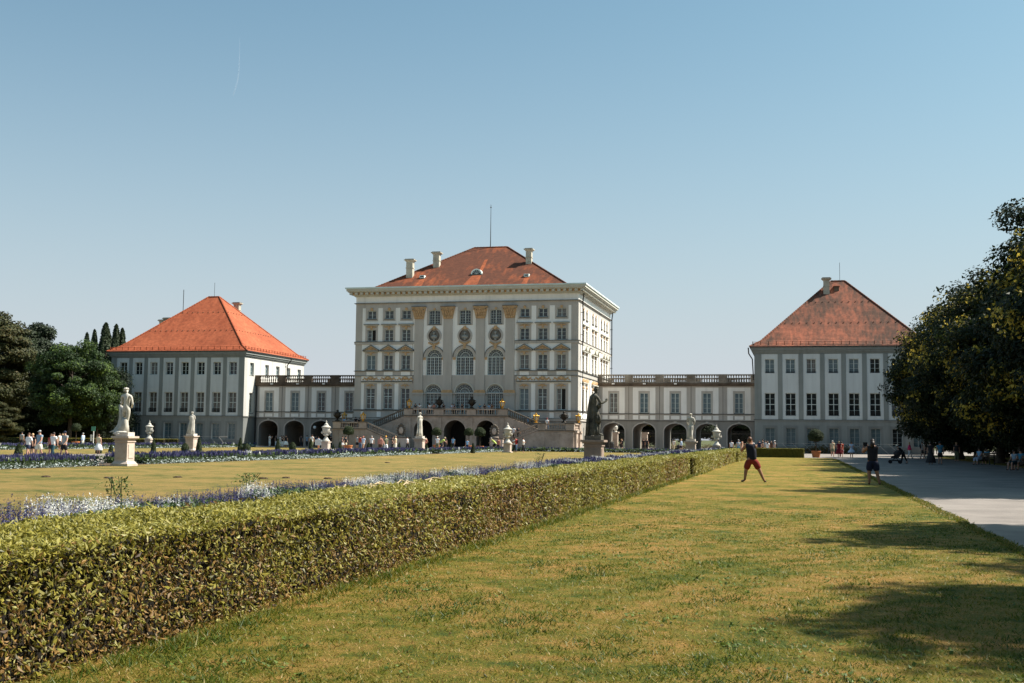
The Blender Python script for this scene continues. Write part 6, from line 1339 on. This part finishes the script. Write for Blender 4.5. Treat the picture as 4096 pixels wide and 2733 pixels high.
P_(1428, 141, 'man in grey-white tee and black shorts at the landing wall', A_, top='grey', low='black', leg=.95, H=1.76, group=W)
P_(1441, 141, 'person in dark red shirt and jeans at the landing wall', A_, top='rust', low='jeans', leg=1.8, H=1.74, group=W)
P_(1453, 132, 'woman with pink sun hat and pale shorts', V_, pose='walk', top='lightblue', low='cream', leg=.45, H=1.68, hat='salmon', group=W)
P_(1486, 124, 'bald man in white shirt and black trousers', V_, pose='walk', top='white', low='black', leg=1.8, H=1.74, hair='g', group=W)
P_(1521, 112, 'person in pink checked shirt behind the flowers', V_, top='plaid', low='brown', leg=1.7, H=1.72, sleeve=1.6, hair='r', fat=1.1, group=W)
P_(1543, 111, 'person in yellow cap, dark tee and white trousers', V_ + .6, pose='walk', top='khaki', low='white', leg=1.8, H=1.74, hat='yellow', hair='b', group=W)
P_(1571, 130, 'dark figure with a pale bag walking below the stair flight', R_, pose='walk', top='dark', low='black', leg=1.8, H=1.72, bag=('hand', 'beige'), group=W)
P_(1582, 128, 'man with beige backpack and white trousers', R_, top='beige', low='cream', leg=1.8, H=1.76, bag=('back', 'khaki'), hair='b', group=W)
P_(1629, 142, 'woman in white top and black trousers left of the robed statue', R_, pose='walk', top='white', low='black', leg=1.8, H=1.68, group=W)
P_(1700, 122, 'person in tan half hidden by the robed statue pedestal', A_, pose='lean', top='salmon', low='beige', leg=1.2, H=1.68, group=W)
P_(1749, 138, 'man in white polo with cap beside the shaded ball tree', V_, top='white', low='khaki', leg=1.3, H=1.78, hat='cream', group=W)
P_(1780, 145, 'dim figure in the middle arch', A_, top='dark', low='dark', leg=1.8, H=1.7, group=W)
P_(1812, 147, 'dim figure in blue inside the middle staircase arch', V_, top='blue', low='dark', leg=1.8, H=1.72, group=W)
P_(1869, 141, 'person in blue shirt below the right shaded ball tree', V_, top='blue', low='navy', H=1.45, group=W)
P_(1993, 136, 'person in pale pink tee beside the right cyclist', A_, top='salmon', low='black', H=1.6, hair='r', group=W)
P_(2065, 132, 'person in bright red shirt and jeans right of the stone urn', L_, pose='lean', top='red', low='jeans', leg=1.8, H=1.8, bag=('back', 'black'), group=W)
P_(2058, 133, 'dark haired person in white and black beside the red shirt', A_, top='white', low='black', leg=1.8, H=1.66, group=W)
P_(2093, 132, 'woman in white tee and black trousers before the pink landing wall', R_, pose='phone', top='white', low='black', leg=1.8, H=1.72, hair='d', group=W)
W = 'visitors on the stairs and landings'
P_(2111, 152, 'person in blue with white cap on the upper right flight', A_, z=2.9, pose='walk', top='blue', low='jeans', leg=1.8, hat='white', H=1.74, group=W)
P_(2187, 150.5, 'person with bright red cap on the right landing', A_, z=2.6, top='white', low='jeans', leg=1.8, hat='red', H=1.7, group=W)
P_(2054, 148.6, 'person in white top on the lower right flight', A_, z=1.45, top='white', low='black', leg=1.8, H=1.7, group=W)
P_(2073, 148.6, 'dark haired person higher up the lower right flight', A_, z=1.45, top='dark', low='black', leg=1.8, H=1.6, group=W)
P_(1376, 150, 'person in light blue on the left landing', V_, z=2.6, pose='rail', top='blue', low='navy', leg=1.8, H=1.66, group=W)
P_(1421, 150, 'dark figure on the left landing between the lanterns', A_, z=2.6, top='black', low='black', leg=1.8, H=1.7, group=W)
P_(1435, 150.3, 'second dark figure on the left landing, smaller', A_, z=2.6, top='dark', low='dark', leg=1.8, H=1.58, group=W)
W = 'visitors leaning on the upper terrace'
for px, top, hair, lab in ((1661, 'teal', 'd', 'person in dark green at the terrace left end beside the lantern'), (1677, 'white', 'd', 'person in white at the terrace rail, second from the lantern'), (1718, 'white', 'd', 'person in white before the left arched window'), (1735, 'plaid', 'r', 'person in muted red left of the left terrace urn'),
                          (1774, 'black', 'd', 'lone dark figure right of the left terrace urn'), (1808, 'lightblue', 'd', 'person with crossed pale arms, mid terrace'), (1816, 'navy', 'd', 'person in navy close beside the crossed pale arms'), (1848, 'dark', 'r', 'dark figure before the middle arched window, right side'),
                          (1919, 'cyan', 'b', 'person in teal with raised arm right of the right terrace urn'), (1938, 'dark', 'd', 'dark figure between the terrace urn and the right arched window'), (1956, 'blue', 'r', 'person in blue before the right arched window'), (1967, 'brown', 'd', 'brown dressed person left of the right terrace lantern')):
    P_(px, 150.15, lab, V_, z=4.5, pose='rail', top=top, low='dark', leg=1.8, hair=hair, H=1.68, group=W)
W = 'visitors before the right gallery'
P_(2490, 160, 'red haired person in black leaning over the bicycles, first right arch', L_, pose='lean', top='black', low='black', H=1.72, hair='b', group=W)
P_(2574, 164, 'left one of the dark pair in the second right arch', A_, top='black', low='black', leg=1.8, H=1.8, group=W)
P_(2587, 164, 'right one of the dark pair in the second right arch', A_, top='dark', low='black', leg=1.8, H=1.82, group=W)
P_(2695, 186, 'small figure in white far behind the third right arch', A_, top='white', low='beige', leg=1.8, H=1.7, group=W)
P_(2725, 152, 'man in light blue shirt and black shorts before the third right arch', L_, pose='walk', top='lightblue', low='black', sleeve=1.5, H=1.78, hair='b', group=W)
P_(2926, 146, 'person in white tee and black shorts right of the stone urn', A_, top='white', low='black', H=1.66, group=W)
P_(2954, 148, 'person with pale cap beside the parked bicycles', A_, top='bluegrey', low='cyan', leg=.9, hat='white', H=1.74, bag=('back', 'grey'), group=W)
P_(3010, 140, 'figure in white half hidden behind the photographing man', A_, top='white', low='black', leg=1.8, H=1.66, group=W)
P_(3037, 142, 'figure in dark blue right behind the photographing man', A_, top='navy', low='dark', leg=1.8, H=1.72, group=W)
P_(3051, 150, 'tall dark figure against the right pavilion wall', L_, top='black', low='black', leg=1.8, H=1.86, group=W)
P_(3062, 141, 'dark haired person with a yellow bag', A_, top='grey', low='yellow', leg=.9, H=1.72, group=W)
P_(3070, 136, 'long haired girl in a white dress above the cross hedge', A_, top='white', low='white', skirt=.2, H=1.64, hair='r', long=True, group=W)
P_(3085, 137, 'long haired woman in brown sleeveless top above the cross hedge', A_, top='brown', low='jeans', leg=.5, sleeve=0, H=1.64, hair='r', long=True, group=W)
P_(3099, 137, 'man with white cap and grey tee above the cross hedge', L_, top='grey', low='dark', hat='white', H=1.7, bag=('back', 'dark'), group=W)
W = 'walkers on the gravel path'
P_(3330, 132, 'man in beige shirt and dark shorts walking away on the gravel', A_, pose='walk', top='beige', low='khaki', leg=.9, H=1.76, hair='g', fat=1.12, group=W)
P_(3356, 128, 'blond woman in a long dark red dress', A_, pose='walk2', top='maroon', low='maroon', skirt=.2, sleeve=.3, H=1.70, hair='b', group=W)
P_(3366, 131, 'person with a white bag behind the dark red dress', A_, pose='walk', top='rust', low='maroon', leg=1.2, H=1.66, bag=('hand', 'white'), group=W)
P_(3406, 126, 'woman in short pale blue dress looking at her phone', V_, pose='phone', top='lightblue', low='lightblue', skirt=.32, H=1.66, group=W)
P_(3638, 127, 'elderly woman in pink-red jacket and white trousers', R_, pose='walk', top='pink', low='white', leg=1.6, sleeve=1.7, H=1.66, hair='b', group=W)
P_(3689, 128, 'person in pale shirt and dark waistcoat walking right', R_, pose='walk', top='grey', low='dark', leg=.95, H=1.74, bag=('back', 'dark'), group=W)
P_(3703, 125, 'dark person beside the pale shirt walker', R_, pose='walk2', top='dark', low='dark', leg=1.2, H=1.7, group=W)
pusher = P_(3612, 96, 'bent dark figure with pale cap pushing the stroller', L_, pose='push', top='black', low='black', leg=1.8, hat='cream', H=1.62, group=W)
P_(3722, 94, 'dark figure in a long dress in the tree shade', A_, top='dark', low='dark', skirt=.08, H=1.72, group=W)
P_(3760, 95, 'man in teal and white striped tee in the tree shade', A_, top='cyan', low='dark', leg=.9, H=1.74, hat='teal', group=W)
P_(3826, 110, 'person in dark top under the chestnuts with a sunlit head', V_, top='dark', low='khaki', leg=1.8, H=1.72, hair='b', group=W)
# striped shirt bands
mb = MB(); J = jo('stand')
for k in range(5): mb.lathe([(.178, 0), (.178, .028)], (0, 0, 1.02 + k * .075), 14, CL['grey'], sy=.72)
st = [o for o in C.objects if o.get('label', '').startswith('man in teal and white striped')][0]; link('stripes', mb.mesh('stripes'), st)
# benches under the trees and the people on them
def bench(x, y, rz, label):
    T = thing('park_bench', label, 'bench', (x, y, 0), rz, 'benches under the chestnuts')
    mb = MB(); 
    for k in range(4): mb.box(-.9, .9, -.2 + k * .12, -.1 + k * .12, .43, .47, wood)
    link('seat', mb.mesh('seat'), T); mb = MB()
    for k in range(3): mb.box(-.9, .9, -.3, -.26, .55 + k * .13, .65 + k * .13, wood)
    link('backrest', mb.mesh('backrest'), T)
    for s in (-.75, .75): mb = MB(); mb.box(s - .03, s + .03, -.28, -.22, 0, .92, dark_metal); mb.box(s - .03, s + .03, .2, .26, 0, .425, dark_metal); mb.box(s - .03, s + .03, -.28, .26, .40, .428, dark_metal); link('leg', mb.mesh('leg'), T)
W = 'people on the benches under the chestnuts'
B1 = (onY(3935, 96), 96); B2 = (onY(4078, 78), 78)
bench(B1[0], B1[1] , pi - .9, 'wooden bench with the couple in light blue'); bench(B2[0], B2[1], pi - .9, 'wooden bench nearest the right picture edge')
P_(3918, 95.6, 'seated person in light blue, left one on the middle bench', pi - .9, pose='sit', top='blue', low='lightblue', leg=1.6, H=1.70, group=W)
P_(3948, 96.4, 'seated person in blue reaching left, right one on the middle bench', pi - .7, pose='sit', top='cyan', low='dark', leg=1.6, H=1.66, group=W)
P_(4058, 77.6, 'dim seated person, left one on the edge bench', pi - .9, pose='sit', top='bluegrey', low='teal', leg=1., H=1.66, group=W)
P_(4084, 78.4, 'dim seated person in teal, right one on the edge bench', pi - .9, pose='sit', top='cyan', low='grey', leg=.9, H=1.70, group=W)

# ---------------------------------------------------------------- wheels
def ring(mb, c, r, t, m, n=18, ax='x'):
    pts = [(c[0], c[1] + r * cos(2 * pi * k / n), c[2] + r * sin(2 * pi * k / n)) for k in range(n + 1)]; mb.tube(pts, t, 5, m)
def bicycle(x, y, rz, label, group='bicycles', c='black'):
    T = thing('bicycle', label, 'bicycle', (x, y, 0), rz, group); m = CL[c]
    for yy in (-.52, .52):
        mb = MB(); ring(mb, (0, yy, .345), .33, .018, CL['black']); 
        for k in range(8): mb.tube([(0, yy, .345), (0, yy + .32 * cos(k * pi / 4), .345 + .32 * sin(k * pi / 4))], .004, 3, dark_metal)
        link('wheel', mb.mesh('wheel'), T)
    mb = MB()
    for a, b in (((0, -.52, .345), (0, -.12, .3)), ((0, -.12, .3), (0, -.22, .86)), ((0, -.22, .8), (0, .36, .82)), ((0, -.12, .3), (0, .38, .72)), ((0, -.52, .345), (0, -.2, .78)), ((0, .52, .345), (0, .36, .95))): mb.tube([a, b], .018, 5, m)
    link('frame', mb.mesh('frame'), T)
    mb = MB(); mb.ball((0, -.24, .9), .1, CL['black'], 7, (.8, 1.4, .4)); link('saddle', mb.mesh('saddle'), T)
    mb = MB(); mb.tube([(-.27, .28, 1.0), (-.1, .36, 1.0), (.1, .36, 1.0), (.27, .28, 1.0)], .016, 5, CL['black']); link('handlebar', mb.mesh('handlebar'), T); return T
def cyclist(px, Y, face, label, blabel, **k):
    X = onY(px, Y); bicycle(X, Y, face, blabel, 'bicycles being ridden'); person(X, Y, .0, face, label, 'cycle', group='cyclists', H=1.74, **k)
cyclist(1768, 136, R_ + .3, 'cyclist in hi-vis vest over a grey shirt, riding right', 'bicycle under the cyclist in the hi-vis vest', top='hivis', low='dark', leg=1., sleeve=.9, hat='beige', fat=1.08)
cyclist(1975, 134, L_ + .2, 'grey haired cyclist in yellow-white vest, riding left', 'bicycle under the grey haired cyclist', top='hivis', low='black', leg=1., hair='g')
for px, Y, f, lb in ((2472, 163, .9, 'bicycle parked in the first right arch, left one'), (2483, 165, 2.2, 'bicycle parked in the first right arch, behind the leaning person'), (2600, 182, 1.2, 'bicycle seen through the second right arch, left one'), (2612, 184, 1.9, 'bicycle seen through the second right arch, right one'),
                     (2940, 150, 1.3, 'parked bicycle left of the pale cap, last right arch'), (2968, 151, 1.8, 'parked bicycle right of the pale cap, last right arch')): bicycle(onY(px, Y), Y, f, lb, 'parked bicycles')
def stroller(x, y, rz, label, s=1.):
    T = thing('stroller', label, 'stroller', (x, y, 0), rz, 'strollers'); k = s
    for a, b in ((-.25, -.3), (.25, -.3), (-.2, .42), (.2, .42)): mb = MB(); mb.lathe([(.05, -.02), (.14, -.02), (.14, .02), (.05, .02)], (0, 0, 0), 12, CL['black']); o = link('wheel', mb.mesh('wheel'), T, (a, b, .14)); o.rotation_euler.y = pi / 2
    mb = MB()
    for s_ in (-.24, .24): mb.tube([(s_, -.65, 1.02), (s_, -.3, .7), (s_, .4, .16)], .017, 5, dark_metal); mb.tube([(s_, -.3, .15), (s_, .1, .5)], .017, 5, dark_metal)
    mb.tube([(-.24, -.65, 1.02), (.24, -.65, 1.02)], .02, 5, CL['black']); mb.box(-.22, .22, -.25, .3, .2, .28, CL['black']); link('frame', mb.mesh('frame'), T)
    mb = MB(); mb.hexa([(-.22, -.2, .42), (.22, -.2, .42), (.2, .35, .42), (-.2, .35, .42)], [(-.24, -.34, .72), (.24, -.34, .72), (.2, .38, .56), (-.2, .38, .56)], CL['black']); link('seat', mb.mesh('seat'), T)
    mb = MB(); mb.ball((0, -.12, .78), .3, CL['dark'], 9, (.85, 1, .9)); link('hood', mb.mesh('hood', smooth=True), T)
    return T
stroller(onY(3583, 95.6), 95.6, L_, 'black stroller pushed by the bent figure in the tree shade'); stroller(onY(2712, 153), 153, L_, 'dark stroller before the man in light blue, third right arch')

# ---------------------------------------------------------------- small furniture
x = onY(2447, 162); T = thing('litter_bin', 'tall dark litter bin at the left side of the first right arch', 'litter bin', (x, 162, 0)); mb = MB(); mb.lathe([(.36, 0), (.38, .1), (.38, 1.05), (.34, 1.1)], (0, 0, 0), 14, dark_metal); link('body', mb.mesh('body'), T)
mb = MB(); mb.lathe([(.38, 1.11), (.36, 1.2), (.2, 1.3), (.02, 1.33)], (0, 0, 0), 14, dark_metal); link('lid', mb.mesh('lid'), T)
x = onY(1274, 130); T = thing('info_sign', 'small white notice on a red-brown post left of the stone urn', 'sign', (x, 130, 0)); mb = MB(); mb.box(-.04, .04, -.04, .04, 0, .9, terra); link('post', mb.mesh('post'), T)
mb = MB(); mb.box(-.42, .42, -.07, -.045, .55, 1.2, CL['white']); link('panel', mb.mesh('panel'), T)
mb = MB()
for k in range(4): mb.box(-.32, .32 - .1 * (k % 2), -.075, -.071, .66 + k * .12, .69 + k * .12, CL['grey'])
link('print', mb.mesh('print'), T)
x = onY(372, 130); T = thing('signpost', 'white and green signpost before the dark trees, left of the nude statue', 'sign', (x, 130, 0)); mb = MB(); mb.tube([(0, 0, 0), (0, 0, 2.5)], .06, 8, CL['white']); link('post', mb.mesh('post'), T)
mb = MB(); mb.box(-.28, .28, -.09, -.065, 1.95, 2.5, mat('green_sign_plate', (.10, .32, .24), .6)); link('plate', mb.mesh('plate'), T)
mb = MB(); mb.box(-.38, -.1, -.09, -.065, .7, 1.5, CL['white']); link('board', mb.mesh('board'), T)
# globe lamp in the third left arch
x = onY(1257, 166); T = thing('globe_lamp', 'white globe lamp in the dark third left arch', 'street lamp', (x, 166, 0)); mb = MB(); mb.tube([(0, 0, 0), (0, 0, 2.7)], .05, 7, dark_metal); link('pole', mb.mesh('pole'), T)
mb = MB(); mb.ball((0, 0, 2.9), .24, CL['white'], 12); link('globe', mb.mesh('globe', smooth=True), T)
# iron fence and lit gate pillars beyond the right arches
T = thing('iron_fence', 'black iron fence with spear tops beyond the right gallery arches', 'fence', (-18, 205, 0))
mb = MB()
for k in range(190): x = -36 + k * .2; mb.box(x - .02, x + .02, 205, 205.04, .2, 3.3, dark_metal)
mb.build('bars', T); mb = MB(); mb.box(-36, 2, 204.97, 205.07, .4, .5, dark_metal); mb.box(-36, 2, 204.97, 205.07, 2.7, 2.82, dark_metal); mb.build('rails', T)
for px, Y, lb in ((2461, 196, 'sunlit stone gate pillar seen in the first right arch'), (2579, 198, 'pale gate pillar at the left side of the second right arch')):
    x = onY(px, Y); T = thing('gate_pillar', lb, 'pillar', (x, Y, 0), 0, 'gate pillars beyond the right arches'); mb = MB(); mb.cbox((0, 0), 1.3, 1.3, 0, .5, sand); mb.cbox((0, 0), .9, .9, .5, 2.6, sand); mb.cbox((0, 0), 1.2, 1.2, 2.6, 2.85, sand); link('shaft', mb.mesh('shaft'), T)
    if px > 2500: continue
    mb = MB(); mb.lathe([(.4, 2.86), (.2, 3.0), (.4, 3.3), (.45, 3.7), (.25, 3.9), (.05, 4.2)], (0, 0, 0), 12, marble); link('vase', mb.mesh('vase'), T)
for px, Y in ((2702, 190), (2860, 196)):
    x = onY(px, Y); T = thing('flowering_bush', 'red flowering planting %s' % ('beyond the third right arch' if px == 2702 else 'beyond the fourth right arch'), 'bush', (x, Y, 0), 0, 'red flowers beyond the right arches'); n = 700
    P = rng.normal(0, 1, (n, 3)) * [1.5, .4, .25] + [0, 0, .4]; P[:, 2] = np.abs(P[:, 2]); leaf_obj('leaves', P, np.tile([0, -1., .5], (n, 1)), .22, leaf_br, .4 + .6 * rng.random(n), .5, .9, T)
# wall rack of thin rods before the side pavilions
for nm, x0, x1, lb in (('a', -101, -84, 'line of thin pale rods leaning along the foot of the left pavilion'), ('b', -3.5, 13, 'line of thin pale rods leaning along the foot of the right pavilion')):
    T = thing('rod_rack', lb, 'rack', ((x0 + x1) / 2, 163.9, 0), 0, 'rod racks at the pavilion walls'); mb = MB()
    for k in range(12): x = x0 + (x1 - x0) * k / 12; mb.tube([(x, 163.7, 1.35), (x + 1.4, 163.2, .03)], .02, 4, grey_pl)
    mb.tube([(x0, 163.75, 1.35), (x1, 163.75, 1.35)], .02, 4, grey_pl); mb.build('rods', T)
# contrail
mm = bpy.data.materials.new('contrail_vapour'); mm.use_nodes = True; nt = mm.node_tree; b_ = nt.nodes['Principled BSDF']; b_.inputs['Base Color'].default_value = (.9, .92, .95, 1); b_.inputs['Alpha'].default_value = .08
mb = MB(); pts = []
for x, y in ((959, 150), (958, 220), (956, 285), (949, 330), (940, 360), (932, 384)): r = ray(x, y); pts.append(Vector((0, 0, EYE)) + r * 7000)
mb.tube(pts, [.6, 1.6, 2.6, 3.2, 3.4, 2.], 8, mm); mb.build('contrail', None, tuple(pts[3]), label='faint thin white contrail high in the sky at the left', cat='contrail')
# ================================================================ light
SUN = Vector((.80, .31, 1.0)).normalized(); EL = math.asin(SUN.z); AZ = atan2(SUN.y, SUN.x)
w = bpy.data.worlds.new('World'); SC.world = w; w.use_nodes = True; nt = w.node_tree; bg = nt.nodes['Background']
sk_ = nt.nodes.new('ShaderNodeTexSky'); sk_.sky_type = 'NISHITA'; sk_.sun_disc = False; sk_.sun_elevation = EL
sk_.sun_rotation = pi / 2 - AZ; sk_.altitude = 500; sk_.air_density = 1.0; sk_.dust_density = 3.5; sk_.ozone_density = 1.6
N_, K_ = nt.nodes.new, nt.links.new
mx = N_('ShaderNodeMix'); mx.data_type = 'RGBA'; mx.blend_type = 'MULTIPLY'; mx.inputs[0].default_value = 1.; mx.inputs[7].default_value = (.66, .95, .87, 1)
K_(sk_.outputs[0], mx.inputs[6])
# pale summer haze thickening towards the horizon
tc_ = N_('ShaderNodeTexCoord'); sx_ = N_('ShaderNodeSeparateXYZ'); K_(tc_.outputs['Generated'], sx_.inputs[0])
def mth(op, a, b=None):
    n = N_('ShaderNodeMath'); n.operation = op
    for i, v in enumerate((a, b)):
        if v is None: continue
        if isinstance(v, (int, float)): n.inputs[i].default_value = v
        else: K_(v, n.inputs[i])
    return n.outputs[0]
z_ = mth('MAXIMUM', sx_.outputs[2], 0.); f_ = mth('EXPONENT', mth('MULTIPLY', mth('POWER', mth('DIVIDE', z_, .215), 1.5), -1.))
hz = N_('ShaderNodeMix'); hz.data_type = 'RGBA'; K_(f_, hz.inputs[0]); K_(mx.outputs[2], hz.inputs[6]); hz.inputs[7].default_value = (3.95, 4.2, 4.6, 1)
K_(hz.outputs[2], bg.inputs['Color']); bg.inputs['Strength'].default_value = .083
ld = bpy.data.lights.new('sun', 'SUN'); ld.energy = 5.0; ld.angle = rad(.53); ld.color = (1., .93, .83)
lo = bpy.data.objects.new('sun', ld); C.objects.link(lo); lo.rotation_euler = SUN.to_track_quat('Z', 'Y').to_euler(); lo.location = (60, 40, 90)
SC.view_settings.view_transform = 'Standard'; SC.view_settings.look = 'None'; SC.view_settings.exposure = .96; SC.view_settings.gamma = 1.
SC.render.engine = 'CYCLES'; SC.cycles.max_bounces = 6; SC.cycles.transparent_max_bounces = 6
SC.render.resolution_x = 1024; SC.render.resolution_y = 683
for o in C.objects:
    if '_o' in o: del o['_o']
print('objects', len(C.objects), 'people', NP[0])
